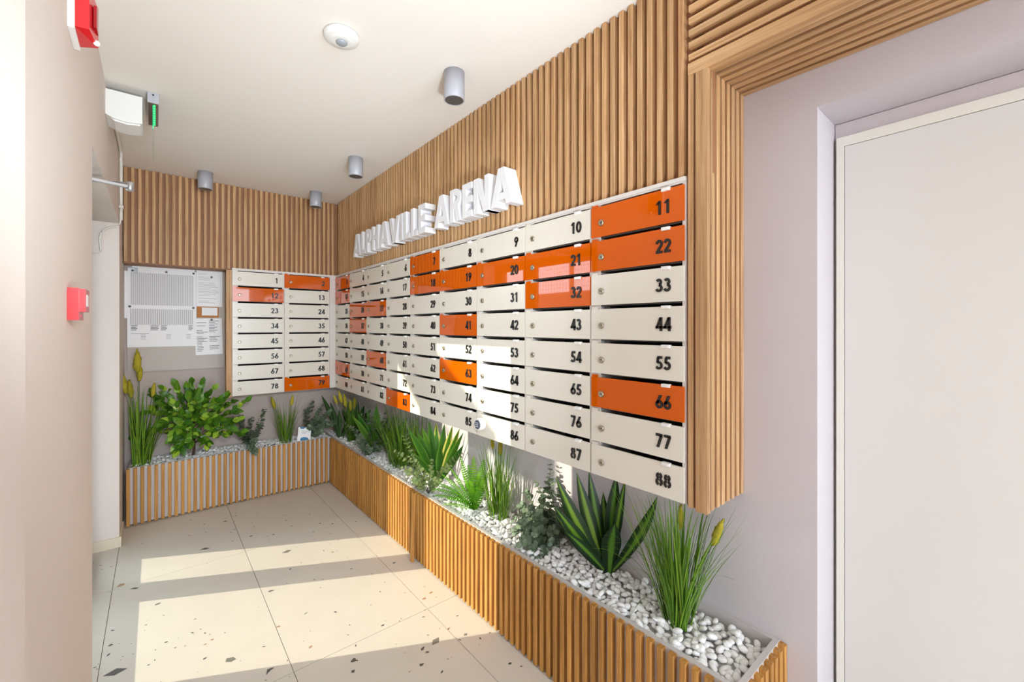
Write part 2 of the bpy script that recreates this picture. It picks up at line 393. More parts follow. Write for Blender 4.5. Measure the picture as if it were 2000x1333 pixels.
# white service door in the recess
bm = NB(); fx = DX
box(bm, fx-0.012, fx+0.02, DY0, DY1-0.002, 0, ZD-0.002)
d2 = struct('door_2', bm, M['plaster'])
bm = NB()
FT = 1.993
box(bm, fx-0.030, fx-0.012, DY1-0.029, DY1-0.009, 0, FT); box(bm, fx-0.030, fx-0.012, DY0+0.009, DY0+0.029, 0, FT)
box(bm, fx-0.030, fx-0.012, DY0+0.029, DY1-0.029, FT-0.030, FT)
add('door_frame', bm, M['door_frame'], d2)
bm = NB(); box(bm, fx-0.028, fx-0.0125, DY0+0.0305, DY1-0.0305, 0.006, FT-0.0315); add('door_leaf', bm, M['door_paint'], d2)
bm = NB(); lathe(bm, [(0.024, 0), (0.024, 0.008), (0.010, 0.012), (0.010, 0.05)], 16, (0, 0, 0), axis='x')
bmesh.ops.scale(bm, verts=bm.verts, vec=(-1, 1, 1)); bmesh.ops.translate(bm, verts=bm.verts, vec=(fx-0.033, DY0+0.12, 1.02))
box(bm, fx-0.086, fx-0.074, DY0+0.11, DY0+0.23, 1.01, 1.03); add('door_handle', bm, M['metal'], d2)

# glazed entrance door, one and a half leaves
DXE = -0.335
bm = NB()
for y0, y1 in ((OY0, OY0+0.06), (OY1-0.05, OY1-0.014)): box(bm, DXE-0.04, DXE+0.02, y0, y1, 0, ZD-0.001)
box(bm, DXE-0.04, DXE+0.02, OY0+0.06, OY1-0.05, ZD-0.05, ZD-0.001)
d1 = struct('door_1', bm, M['frame_grey'])
def leaf(y0, y1, sy0, sy1):
    bm = NB(); zb, zt = 0.109, 1.965
    box(bm, DXE-0.025, DXE+0.012, y0, y0+sy0, 0.004, ZD-0.054); box(bm, DXE-0.025, DXE+0.012, y1-sy1, y1, 0.004, ZD-0.054)
    box(bm, DXE-0.025, DXE+0.012, y0+sy0, y1-sy1, 0.004, zb); box(bm, DXE-0.025, DXE+0.012, y0+sy0, y1-sy1, zt, ZD-0.054)
    lf = add('door_leaf', bm, M['frame_grey'], d1)
    bm = NB(); box(bm, DXE-0.010, DXE-0.004, y0+sy0, y1-sy1, zb, zt); add('glass_pane', bm, M['glass'], lf)
leaf(2.217, 3.110, 0.115, 0.092); leaf(3.114, 3.618, 0.092, 0.080)
# out of doors: paving, and a low garden wall with a tile grid that the glossy mailboxes mirror
bm = NB(); box(bm, -14, XLO-0.001, -8, 14, -0.3, -0.02); struct('ground_outside', bm, M['outside_ground'])
bm = NB(); box(bm, -9.2, -9.0, 8.4, 15.0, -0.02, 2.66); struct('wall_outside', bm, M['outside_base'])
fn = tag(bpy.data.objects.new('wire_fence', None), 'wire mesh fence on top of the dark wall outside the entrance', 'fence'); C.objects.link(fn); fn.location = (-9.1, 11.7, 2.66)
bm = NB()
for i in range(44): box(bm, -.004, .004, -3.3+i*.15-.006, -3.3+i*.15+.006, .02, 1.9)
for j in range(13): box(bm, -.004, .004, -3.3, 3.3, .02+j*.15, .032+j*.15)
link('wire_mesh', mesh('wire_mesh', bm, M['print']), fn)['kind'] = 'stuff'
for i in range(4):
    bm = NB(); box(bm, -.03, .03, -3.3+i*2.2-.03, -3.3+i*2.2+.03, 0, 2.0); link('post', mesh('post', bm, M['print']), fn)
bm = NB(); box(bm, -1.75, XLO-0.002, 1.2, 5.2, 2.56, 2.70); struct('sky_shade_slab', bm, M['outside_ground'])      # unseen slab added to keep sky light off the lobby floor
bm = NB(); box(bm, -6.5, -6.0, -8.0, 4.6, -0.02, 7.0); struct('skylight_block_wall', bm, M['outside_base'])          # unseen tall block added to cut the sky light entering the doorway
# unseen slanted slab and post, shaped to cast the diagonal shadow on the mailboxes
bm = NB(); prism(bm, [(y_+1.31, z_+1.172) for y_, z_ in ((3.08, 1.70), (3.50, 1.75), (3.87, 1.94), (4.62, 2.55), (4.62, 2.90), (3.56, 2.235), (3.08, 1.92))], -4.06, -3.98, 'x'); box(bm, -4.06, -3.98, 5.88, 5.93, -0.02, 3.73)
struct('shadow_slab', bm, M['outside_base'])

# ------------------------------------------------------------------ oak slat cladding
def slat_mesh(name, wd, dp, ln, m):
    """slat along local z, back at y=0, front at y=-dp, centred on x, bottom at z=0; chamfered front arrises"""
    c = 0.0015; h = wd/2
    bm = NB(); prism(bm, [(-h, 0), (-h, -dp+c), (-h+c, -dp), (h-c, -dp), (h, -dp+c), (h, 0)][::-1], 0, ln)
    return mesh(name, bm, m)
RZ = -PI/2        # things on the long wall: local x -> -Y, local y -> +X
SD = 0.022
# (1) above the long bank
p1 = thing('wooden_slat_cladding', 'tall oak slat panel behind the white sign letters above the long mailbox bank', 'wall panel', (XF+0.008+SD, YF, ZT), world=True)
bm = NB(); box(bm, XF+0.008+SD, XF+0.05, 0.60, YF+0.02, ZT+0.012, ZC-0.001); add('backing_board', bm, M['oak_back'], p1)
me = slat_mesh('slat', 0.0195, SD, ZC-ZT-0.016, M['oak'])
y = 0.688
while y < YF-0.02:
    link('slat', me, p1, (0, y-YF, 0.015), (0, 0, RZ)); y += PITCH
# (2) above the end wall
p2 = thing('wooden_slat_cladding', 'oak slat panel on the end wall over the notice board', 'wall panel', (0, YF+0.004+SD, ZT), world=True)
bm = NB(); box(bm, XL+0.004, XF+0.03, YF+0.004+SD, YF+0.05, ZT-0.004, ZC-0.001)
box(bm, XL+0.004, 0.43, YF+0.05, YW-0.02, ZT+0.0, ZT+0.012)
add('backing_board', bm, M['oak_back'], p2)
me = slat_mesh('slat', 0.0195, SD, ZC-ZT-0.004, M['oak'])
x = XL+0.016
while x < XF-0.012:
    link('slat', me, p2, (x, 0, 0.002), (0, 0, 0)); x += PITCH
# (3) end of the long bank, turning the corner
HB = 2.16        # underside of the band over the door
p3 = thing('wooden_slat_cladding', 'oak slat end panel closing the near end of the long mailbox bank beside the door', 'wall panel', (XF, 0.60, ZB-0.006), world=True)
bm = NB(); box(bm, XF+0.012, XW-0.001, 0.622, 0.655, ZB-0.006, HB+0.02)
add('backing_board', bm, M['oak_back'], p3)
bm = NB(); box(bm, XF+0.010, XF+0.016, 0.622, 0.668, ZB-0.006, ZT+0.02); add('backing_strip', bm, M['oak_back'], p3)
L3 = HB-ZB+0.02
me = slat_mesh('slat', 0.0195, SD, L3, M['oak'])
for k in range(7):
    link('slat', me, p3, (0.0365+0.0349*k+0.0, 0.022, 0), (0, 0, 0))
bm = NB(); box(bm, XF-0.002, XF+0.018, 0.600, 0.636, ZB-0.010, HB); add('corner_plank', bm, M['oak'], p3)
me = slat_mesh('slat', 0.0165, 0.012, L3, M['oak'])
link('slat', me, p3, (0.012, 0.653-0.60, 0), (0, 0, RZ))
# (4) band over the door: front with level slats, underside with slats running along the wall
YB = -2.2
p4 = thing('wooden_slat_band', 'oak slat band running along the ceiling over the white door', 'wall panel', (XF, 0.60, HB), world=True)
bm = NB(); box(bm, XF+0.024, XF+0.05, YB, 0.622, HB+0.024, ZC-0.001); box(bm, XF+0.024, XW-0.001, YB, 0.622, HB+0.022, HB+0.04)
add('backing_board', bm, M['oak_back'], p4)
LB = 0.66-YB
me = slat_mesh('slat', 0.0195, SD, LB, M['oak'])
# level slats on the front: local z -> world -Y, local -y -> world -X
RF = Matrix(((0, 1, 0), (0, 0, -1), (-1, 0, 0))).to_euler()
z = 0.0575
while HB+z < ZC-0.012:
    link('slat', me, p4, (0.024, 0.06, z), RF); z += PITCH
bm = NB(); box(bm, -0.036, 0.0, -0.002, 0.024, 0.0, LB); link('edge_plank', mesh('edge_plank', bm, M['oak']), p4, (0, 0.06, 0), RF)
# underside slats: local -y -> world -Z, local z -> world -Y
RU = Matrix(((1, 0, 0), (0, 0, -1), (0, 1, 0))).to_euler()
for k in range(7):
    link('slat', me, p4, (0.0365+0.0349*k, 0.0-0.0*k, 0.022), RU)

# ------------------------------------------------------------------ glyphs built from strokes
def ribbon(bm, pts, wd, y0, y1, closed=False):
    n = len(pts); A, B = [], []
    for i in range(n):
        a = pts[(i-1) % n] if (closed or i > 0) else pts[i]
        b = pts[(i+1) % n] if (closed or i < n-1) else pts[i]
        t = Vector((b[0]-a[0], b[1]-a[1])).normalized(); nn = Vector((-t.y, t.x))*wd/2
        A.append((pts[i][0]+nn.x, pts[i][1]+nn.y)); B.append((pts[i][0]-nn.x, pts[i][1]-nn.y))
    V = [[bm.verts.new((p[0], yy, p[1])) for p in side] for side in (A, B) for yy in (y0, y1)]
    a0, a1, b0, b1 = V
    for i in range(n if closed else n-1):
        j = (i+1) % n
        for q in ((a0[i], a0[j], b0[j], b0[i]), (a1[i], b1[i], b1[j], a1[j]), (a0[i], a1[i], a1[j], a0[j]), (b0[i], b0[j], b1[j], b1[i])): bm.faces.new(q)
    if not closed:
        for k in (0, n-1): bm.faces.new((a0[k], b0[k], b1[k], a1[k]))
def para(bm, p, q, h, y0, y1):
    """slanted stroke with level ends, half width h measured along x"""
    prism(bm, [(p[0]-h, p[1]), (p[0]+h, p[1]), (q[0]+h, q[1]), (q[0]-h, q[1])], y0, y1, 'y')
def arc(cx_, cz, rx, rz, a0, a1, n=10):
    return [(cx_+rx*math.cos(math.radians(a0+(a1-a0)*k/n)), cz+rz*math.sin(math.radians(a0+(a1-a0)*k/n))) for k in range(n+1)]
def digit(bm, d, x, z, h, y0, y1, stencil=False):
    W = 0.19*h
    X = lambda pts: [(x+p[0]*h, z+p[1]*h) for p in pts]
    R = lambda pts, closed=False: ribbon(bm, X(pts), W, y0, y1, closed)
    Pp = lambda p, q, hw: para(bm, X([p])[0], X([q])[0], hw*h, y0, y1)
    if d == 0: R(arc(.3, .5, .21, .405, 0, 360, 18)[:-1], True)
    elif d == 1: R([(.34, 0), (.34, 1)]); Pp((.14, .76), (.30, .92), .11)
    elif d == 2: R(arc(.3, .69, .2, .215, 175, -35, 9)+[(.17, .16)]); R([(.04, .095), (.56, .095)])
    elif d == 3:
        R(arc(.28, .735, .165, .17, 155, -85, 9)); R(arc(.28, .305, .205, .21, 88, -160, 10))
    elif d == 4: Pp((.1, .2), (.42, .98), .1); R([(.02, .27), (.62, .27)]); R([(.45, 0), (.45, 1)])
    elif d == 5: R([(.17, .905), (.54, .905)]); R([(.22, .9), (.17, .5)]); R(arc(.27, .32, .215, .225, 118, -150, 10))
    elif d == 6: R(arc(.3, .31, .21, .215, 0, 360, 16)[:-1], True); Pp((.15, .36), (.42, 1), .11)
    elif d == 7: R([(.04, .905), (.56, .905)]); Pp((.2, 0), (.49, .9), .105)
    elif d == 8:
        if stencil:
            for a in (-75, 105): R(arc(.3, .735, .155, .165, a, a+150, 7)); 
            for a in (-75, 105): R(arc(.3, .3, .2, .205, a, a+150, 8))
        else:
            R(arc(.3, .735, .155, .17, 0, 360, 14)[:-1], True); R(arc(.3, .3, .2, .205, 0, 360, 16)[:-1], True)
    elif d == 9: R(arc(.3, .69, .21, .215, 0, 360, 16)[:-1], True); Pp((.18, 0), (.45, .64), .11)

# ------------------------------------------------------------------ mailboxes
CW, RH = 0.3693, 0.125
ORANGE = {2, 3, 7, 11, 12, 14, 18, 19, 20, 21, 22, 26, 27, 32, 37, 41, 60, 63, 66, 69, 79, 83}
def carcass_mesh():
    bm = NB(); t = 0.004
    box(bm, 0, t, 0.004, 0.25, 0, 1.0); box(bm, CW-t, CW, 0.004, 0.25, 0, 1.0); box(bm, t, CW-t, 0.246, 0.25, 0, 1.0, 1)
    for k in range(9):
        z0 = min(max(k*RH-0.0025, 0), 1.0-0.006); box(bm, t, CW-t, 0.004 if 0 < k < 8 else 0.0, 0.246, z0, z0+(0.005 if 0 < k < 8 else 0.006), 1 if 0 < k < 8 else 0)
    box(bm, 0, CW, -0.004, 0.03, 1.0, 1.012)
    box(bm, t, 0.04, 0.003, 0.06, 0.0, 1.0); box(bm, CW-0.012, CW-t, 0.003, 0.06, 0.0, 1.0)
    return mesh('carcass', bm, [M['steel_white'], M['steel_dark']])
def door_mesh(m):
    bm = NB(); box(bm, 0.003, CW-0.003, -0.006, 0.001, 0.002, RH-0.013)
    # small lugs beside the letter slot
    box(bm, 0.003, 0.03, -0.002, 0.001, RH-0.013, RH-0.004)
    me_ = mesh('door', bm, m)
    return me_
def lock_mesh():
    bm = NB(); lathe(bm, [(0.0115, 0.0), (0.0115, -0.004), (0.0095, -0.006), (0.0065, -0.006), (0.006, -0.0045)], 16, (0, -0.006, 0), 0, 'y')
    box(bm, -0.0045, 0.0045, -0.0112, -0.0100, -0.0011, 0.0011, 1)
    return mesh('lock', bm, [M['chrome'], M['black']])
def clip_mesh():
    bm = NB(); box(bm, -0.014, 0.014, -0.013, 0.002, -0.006, 0.004); box(bm, -0.010, 0.010, -0.015, -0.013, -0.005, 0.001)
    return mesh('clip', bm, M['clip'])
CM, DWH, DOR, LK, CL = carcass_mesh(), door_mesh(M['door_white']), door_mesh(M['door_orange']), lock_mesh(), clip_mesh()
def keypad_lock(parent):
    bm = NB(); lathe(bm, [(0.030, -0.006), (0.032, -0.010), (0.032, -0.034), (0.029, -0.038), (0.022, -0.038), (0.020, -0.036)], 24, (0, 0, 0), 0, 'y')
    lathe(bm, [(0.0215, -0.0375), (0.0215, -0.0405), (0.020, -0.0415)], 24, (0, 0, 0), 1, 'y')
    for i in range(3):
        for j in range(3): box(bm, -0.011+i*0.009, -0.007+i*0.009, -0.0424, -0.0414, -0.011+j*0.009, -0.007+j*0.009, 0)
    o = link('keypad_lock', mesh('keypad_lock', bm, [M['clip'], M['navy']]), parent, (0.052, 0, 0.066))
    o['label'] = 'round white combination lock with dark keypad'
def mailbox_unit(n0, loc, rz, label):
    t = thing('mailbox_unit', label, 'mailbox', loc, rz, 'numbered mailbox columns')
    link('carcass', CM, t)
    for r in range(8):
        n = n0+11*r; zz = (7-r)*RH
        o = link('door', DOR if n in ORANGE else DWH, t, (0, 0, zz))
        if n in ORANGE: o['label'] = 'orange door numbered %d' % n
        if n == 86: keypad_lock(o)
        else: link('lock', LK, o, (0.05, 0, 0.052), (0, random.uniform(-0.5, 0.5), 0))
        link('clip', CL, o, (CW-0.062, 0, RH-0.014))
        bm = NB(); s = str(n); h = 0.044; adv = 0.0285; x0 = CW-0.042-adv*len(s)
        for k, chx in enumerate(s): digit(bm, int(chx), x0+k*adv, 0.034, h, -0.009, -0.006, n in (87, 88))
        add('number', bm, M['black'], o)
    return t
LABELS = ['mailbox column in the corner with the top two and the seventh doors orange', 'mailbox column with its third and fourth doors orange',
          'mailbox column with its third and sixth doors orange', 'mailbox column whose only orange door is the lowest one',
          'long wall mailbox column with just its top two doors orange', 'mailbox column with its second, fourth and sixth doors orange',
          'mailbox column with one orange door and a round keypad lock at the bottom', 'mailbox column with its second and third doors orange and mirroring the entrance',
          'mailbox column beside the oak end panel with three orange doors']
for c in range(9): mailbox_unit(3+c, (XF, YF-c*CW, ZB), RZ, LABELS[c])
mailbox_unit(1, (0.4626, YF, ZB), 0, 'mailbox column beside the notice board with one orange door')
mailbox_unit(2, (0.4626+CW, YF, ZB), 0, 'end wall mailbox column with orange top and bottom doors')
bm = NB(); xx = 0.4626+2*CW
box(bm, xx, XF+0.006, YF-0.002, YF+0.012, ZB, ZT+0.012); tag(add('filler_strip', bm, M['steel_white']), 'plain pale vertical strip filling the corner between the two mailbox banks', 'panel')
bm = NB(); box(bm, 0.425, 0.4620, YF-0.006, YF+0.018, ZB-0.006, ZT-0.006)
sp = thing('mailbox_side_panel', 'oak side panel between the notice board and mailbox 1', 'panel', (0.43, YF, ZB), world=True)
add('edge_plank', bm, M['oak'], sp)
bm = NB(); box(bm, 0.445, 0.4615, YF+0.018, YW-0.001, ZB, ZT-0.006); add('side_board', bm, M['oak'], sp)

# ------------------------------------------------------------------ white block letters
LH, LD, XS = 0.170, 0.070, XF+0.008-0.0698
SIGN = 'ALPHAVILLE ARENA'
WID = {'A': .150, 'L': .080, 'P': .094, 'H': .118, 'V': .148, 'I': .034, 'E': .084, 'R': .100, 'N': .124}
def letter(chx):
    bm = NB(); w_ = WID[chx]; s = 0.034; h = LH
    V = lambda x: ribbon(bm, [(x, 0), (x, h)], s, 0, LD)
    Hh = lambda x0, x1, z: ribbon(bm, [(x0, z), (x1, z)], s*0.92, 0.0004, LD)
    if chx == 'A':
        para(bm, (s*.56, 0), (w_/2-0.002, h), s*.56, 0, LD); para(bm, (w_-s*.56, 0), (w_/2+0.002, h), s*.56, 0.0002, LD); Hh(w_*.25, w_*.75, h*.24)
    elif chx == 'V':
        para(bm, (w_/2-0.002, 0), (s*.56, h), s*.56, 0, LD); para(bm, (w_/2+0.002, 0), (w_-s*.56, h), s*.56, 0.0002, LD)
    elif chx == 'L': V(s/2); Hh(s, w_, s*.46)
    elif chx == 'I': V(s/2)
    elif chx == 'H': V(s/2); V(w_-s/2); Hh(s, w_-s, h*.52)
    elif chx == 'E':
        V(s/2)
        for z in (s*.46, h*.51, h-s*.46): Hh(s, w_, z)
    elif chx == 'N': V(s/2); V(w_-s/2); para(bm, (w_-s*.62, 0), (s*.62, h), s*.6, 0.0003, LD)
    elif chx in 'PR':
        V(s/2); rr = h*.29-s/2; cz = h-s/2-rr; cxx = w_-s/2-rr
        ribbon(bm, [(s, h-s/2)]+arc(cxx, cz, rr, rr, 90, -90, 10)+[(s, cz-rr)], s*.98, 0.0003, LD)
        if chx == 'R': para(bm, (w_-s*.6, 0), (w_*.50, cz-rr), s*.58, 0.0005, LD)
    return mesh('sign_letter', bm, M['white_foam'])
lm = {c: letter(c) for c in WID}
yl = 3.378; gap = 0.0165
notes_ = ['letter A, first of the longer sign word', 'letter L before the P', 'letter P', 'letter H', 'letter A between H and V', 'letter V',
          'narrow letter I', 'letter L just after the I', 'letter L just before the E of the longer word', 'letter E ending the longer word', None,
          'letter A, first of the shorter sign word', 'letter R', 'letter E between R and N', 'letter N', 'letter A, last and nearest of the whole sign']
for chx, nt_ in zip(SIGN, notes_):
    if chx == ' ': yl -= 0.088; continue
    o = link('sign_letter', lm[chx], None, (XS, yl, CAM_H+0.547), (0, 0, RZ))
    tag(o, 'white block '+nt_+' on the oak slats', 'sign letter', 'block letters of the wall sign'); yl -= WID[chx]+gap

# ------------------------------------------------------------------ planters
def planter_slats(parent, pts, rz, ln, off):
    me_ = slat_mesh('slat', 0.0195, 0.020, ln, M['oak_planter'])
    for p in pts: link('slat', me_, parent, Vector(p)-Vector(off), (0, 0, rz))
BX = PX+0.020; BY = PY+0.020           # faces of the grey boxes
PYE = 0.470                            # near end of the long planter
RT = 0.405                             # rim height
pr = thing('planter', 'long oak slat planter under the long mailbox bank', 'planter', (BX, PYE, 0), world=True)
bm = NB(); t = 0.016
box(bm, BX, BX+t, PYE+0.022, YW-0.002, 0.012, RT); box(bm, XW-t-0.001, XW-0.001, PYE+0.022, YW-0.002, 0.012, RT)
box(bm, BX+t, XW-t-0.001, PYE+0.022, PYE+0.022+t, 0.012, RT); box(bm, BX+t, XW-t-0.001, PYE+0.022+t, YW-0.002, 0.012, 0.04)
add('box_body', bm, M['planter_body'], pr)
yy = []; y = PYE+0.062
while y < PY-0.01:
    yy.append(y); y += PITCH
missing = None
planter_slats(pr, [(BX, y, 0.008) for y in yy], RZ, PT-0.008, (BX, PYE, 0))
planter_slats(pr, [(BX, PYE+0.0275, 0.008)], RZ, PT-0.008, (BX, PYE, 0))
planter_slats(pr, [(PX+0.013+0.0370*k, PYE+0.022, 0.008) for k in range(9)], 0, PT-0.008, (BX, PYE, 0))
pb = thing('planter', 'shorter oak slat planter along the end wall under the notice board', 'planter', (XL, BY, 0), world=True)
XPB = -0.155
bm = NB()
box(bm, XPB+0.008, BX-0.001, BY, BY+t, 0.012, RT); box(bm, XPB+0.008, BX-0.001, YW-t-0.001, YW-0.001, 0.012, RT)
box(bm, XPB+0.008, XPB+0.008+t, BY+t, YW-t-0.001, 0.012, RT); box(bm, XPB+0.008+t, BX-0.001, BY+t, YW-t-0.001, 0.012, 0.04)
add('box_body', bm, M['planter_body'], pb)
xs = []; x = XPB+0.010
while x < PX-0.012:
    xs.append(x); x += PITCH
planter_slats(pb, [(x, BY, 0.008) for x in xs], 0, PT-0.008, (XL, BY, 0))
for u, v in ((309, 961), (524, 920)):
    p = at_y(u, v, BY); bm = NB(); lathe(bm, [(0.006, 0), (0.006, -0.005), (0.004, -0.007)], 10, p, 0, 'y'); add('screw_cap', bm, M['white_gloss'], pb)
# loose slat leaning on the long planter
a = at_z(809, 1096, 0.0); a = Vector((PX-0.028, a.y, 0.0)); b = Vector((PX-0.002, a.y+0.012, 0.405))
me_ = slat_mesh('loose_slat', 0.030, 0.010, 0.40, M['oak_planter'])
o = link('loose_slat', me_, None, a+Vector((0.008, 0, 0.001)), (0, 0, 0))
o.rotation_euler = (Matrix.Rotation(math.radians(-2.0), 3, 'X') @ Matrix.Rotation(math.radians(2.6), 3, 'Y') @ Matrix.Rotation(RZ, 3, 'Z')).to_euler()
tag(o, 'loose oak slat leaning against the middle of the long planter', 'slat')

# pebbles
def pebble_mesh(sub, seed):
    r = random.Random(seed); bm = NB(); bmesh.ops.create_icosphere(bm, subdivisions=sub, radius=1)
    ax = [(Vector((r.gauss(0, 1), r.gauss(0, 1), r.gauss(0, 1))).normalized(), r.uniform(0.55, 0.95)) for _ in range(7)]
    for v in bm.verts:
        for d, lim in ax:
            k = v.co.dot(d)
            if k > lim: v.co -= d*(k-lim)*0.75
        v.co.x *= 1.15; v.co.y *= 0.9; v.co.z *= 0.62
    for f in bm.faces: f.smooth = True
    return mesh('pebble', bm, M['pebble'])
PBL = [pebble_mesh(2, k) for k in range(7)]
def bed(label, x0, x1, y0, y1, singles, dz):
    t_ = thing('pebble_bed', label, 'pebbles', ((x0+x1)/2, (y0+y1)/2, 0.34), world=True)
    org = Vector(t_['world_built'])
    bm = NB(); box(bm, x0, x1, y0, y1, 0.30, 0.368+dz); add('bed_base', bm, M['pebble_base'], t_)
    pts = []; st = 0.0255; i = 0; x_ = x0+0.014
    while x_ < x1-0.012:
        y_ = y0+0.014+(i % 2)*st/2
        while y_ < y1-0.012:
            pts.append((x_+random.uniform(-.006, .006), y_+random.uniform(-.006, .006), 0.376+dz+random.uniform(-.006, .007), random.uniform(.0115, .0165)))
            y_ += st
        x_ += st*0.9; i += 1
    for k in range(len(pts)//7):           # a few lying on top
        pts.append((random.uniform(x0+.02, x1-.02), random.uniform(y0+.02, y1-.02), 0.389+dz+random.uniform(0, .006), random.uniform(.010, .017)))
    pts.sort(key=lambda p: p[0]**2+p[1]**2)
    for p in pts[:singles]:
        o_ = link('pebble', random.choice(PBL), t_, Vector(p[:3])-org, (random.uniform(-.6, .6), random.uniform(-.6, .6), random.uniform(0, 6.28)), p[3])
    vv, ff = [], []
    src = [([v.co.copy() for v in m_.vertices], [tuple(q.vertices) for q in m_.polygons]) for m_ in (pebble_mesh(2, 50), pebble_mesh(2, 51), pebble_mesh(2, 52))]
    for p in pts[singles:]:
        cv, cf = random.choice(src); R_ = Euler((random.uniform(-.6, .6), random.uniform(-.6, .6), random.uniform(0, 6.28))).to_matrix(); b0 = len(vv)
        c_ = Vector(p[:3])-org
        vv += [tuple(R_ @ v*p[3]+c_) for v in cv]; ff += [tuple(q+b0 for q in f) for f in cf]
    me_ = bpy.data.meshes.new('pebble_fill'); me_.from_pydata(vv, [], ff); me_.materials.append(M['pebble'])
    me_.polygons.foreach_set('use_smooth', [True]*len(me_.polygons))
    o_ = link('pebble_fill', me_, t_); o_['kind'] = 'stuff'
bed('bed of white pebbles in the long planter', BX+t+.001, XW-t-.002, PYE+0.022+t+.001, YW-.004, 300, 0.003)
bed('bed of white pebbles in the shorter planter by the end wall', XPB+0.008+t+.001, BX-.002, BY+t+.001, YW-t-.002, 60, 0.020)

# ------------------------------------------------------------------ plants
SOIL = 0.382
def uv_strip(bm, rows, fold=0.0, mi=0):
    """rows: list of (centre, side vector, normal, half width); 3 verts across, UV.x across, UV.y along"""
    uvl = bm.loops.layers.uv.verify(); grid = []
    for c, s, n, h in rows:
        grid.append([bm.verts.new(c-s*h+n*fold*h), bm.verts.new(c), bm.verts.new(c+s*h+n*fold*h)])
    m_ = len(rows)-1
    for i in range(m_):
        for k in range(2):
            f = bm.faces.new((grid[i][k], grid[i][k+1], grid[i+1][k+1], grid[i+1][k])); f.smooth = True; f.material_index = mi
            for lp, (a_, b_) in zip(f.loops, ((k, i), (k+1, i), (k+1, i+1), (k, i+1))): lp[uvl].uv = (a_/2, b_/m_)
def strap(bm, p0, p1, p2, width, n=10, prof=None, side=None, fold=0.25, twist=0.0):
    """strap leaf along the quadratic curve p0-p1-p2"""
    p0, p1, p2 = Vector(p0), Vector(p1), Vector(p2); rows = []
    prof = prof or (lambda t_: (0.55+0.9*t_ if t_ < 0.5 else 1.0*(1-((t_-0.5)/0.5)**1.7)))
    for i in range(n+1):
        t_ = i/n; c = p0*(1-t_)**2+p1*2*t_*(1-t_)+p2*t_*t_
        tg = ((p1-p0)*(1-t_)+(p2-p1)*t_).normalized()
        sd = (side or Vector((0.77, -0.64, 0.0))); sd = (sd-tg*sd.dot(tg)).normalized()
        if twist: sd = Matrix.Rotation(twist*t_, 3, tg) @ sd
        nn = tg.cross(sd)
        rows.append((c, sd, nn, max(width/2*prof(t_), 0.0006)))
    uv_strip(bm, rows, fold)
def blade_mesh(h, lean, width, droop=0.0, n=7):
    bm = NB(); rows = []
    for i in range(n+1):
        t_ = i/n; x_ = lean*t_**1.8; z_ = h*t_-droop*t_**4
        tg = Vector((lean*1.8*t_**0.8+1e-4, 0, h-4*droop*t_**3)).normalized(); sd = Vector((0, 1, 0))
        rows.append((Vector((x_, 0, z_)), sd, tg.cross(sd), max(width/2*(1-t_**2.2)*(0.75+0.5*t_), 0.0004)))
    uv_strip(bm, rows, 0.35)
    return bm
def set_mesh(name, bm, m): return mesh(name, bm, m)
BL = [set_mesh('blade', blade_mesh(random.uniform(.30, .42), random.uniform(.0, .10), random.uniform(.005, .0095), random.choice((0, 0, 0, .03, .06))), M['grass']) for _ in range(14)]
BLL = [set_mesh('blade', blade_mesh(random.uniform(.24, .32), random.uniform(.14, .22), random.uniform(.003, .005), random.uniform(.05, .12)), M['grass']) for _ in range(5)]
def seed_mesh(ln, r):
    bm = NB(); prof = []
    for i in range(11):
        t_ = i/10; prof.append((r*max(0.06, (math.sin(PI*min(1, t_*1.25+0.08)) if t_ < .5 else (1-((t_-.42)/.6)**2)*0.98)), ln*t_))
    lathe(bm, prof, 10)
    rr = random.Random(3)
    for v in bm.verts: v.co += Vector((rr.gauss(0, 1), rr.gauss(0, 1), rr.gauss(0, 1)))*r*0.12
    # fine awns
    for k in range(70):
        t_ = rr.uniform(.05, .95); a_ = rr.uniform(0, 2*PI); q = prof[min(10, int(t_*10))][0]
        c = Vector((q*math.cos(a_), q*math.sin(a_), ln*t_)); d = Vector((math.cos(a_), math.sin(a_), 1.3)).normalized()*r*0.8
        s_ = d.cross(Vector((0, 0, 1))).normalized()*0.0009
        bm.faces.new([bm.verts.new(c-s_), bm.verts.new(c+s_), bm.verts.new(c+d)])
    return mesh('seed_head', bm, M['seed'])
SEED = seed_mesh(0.085, 0.0115)
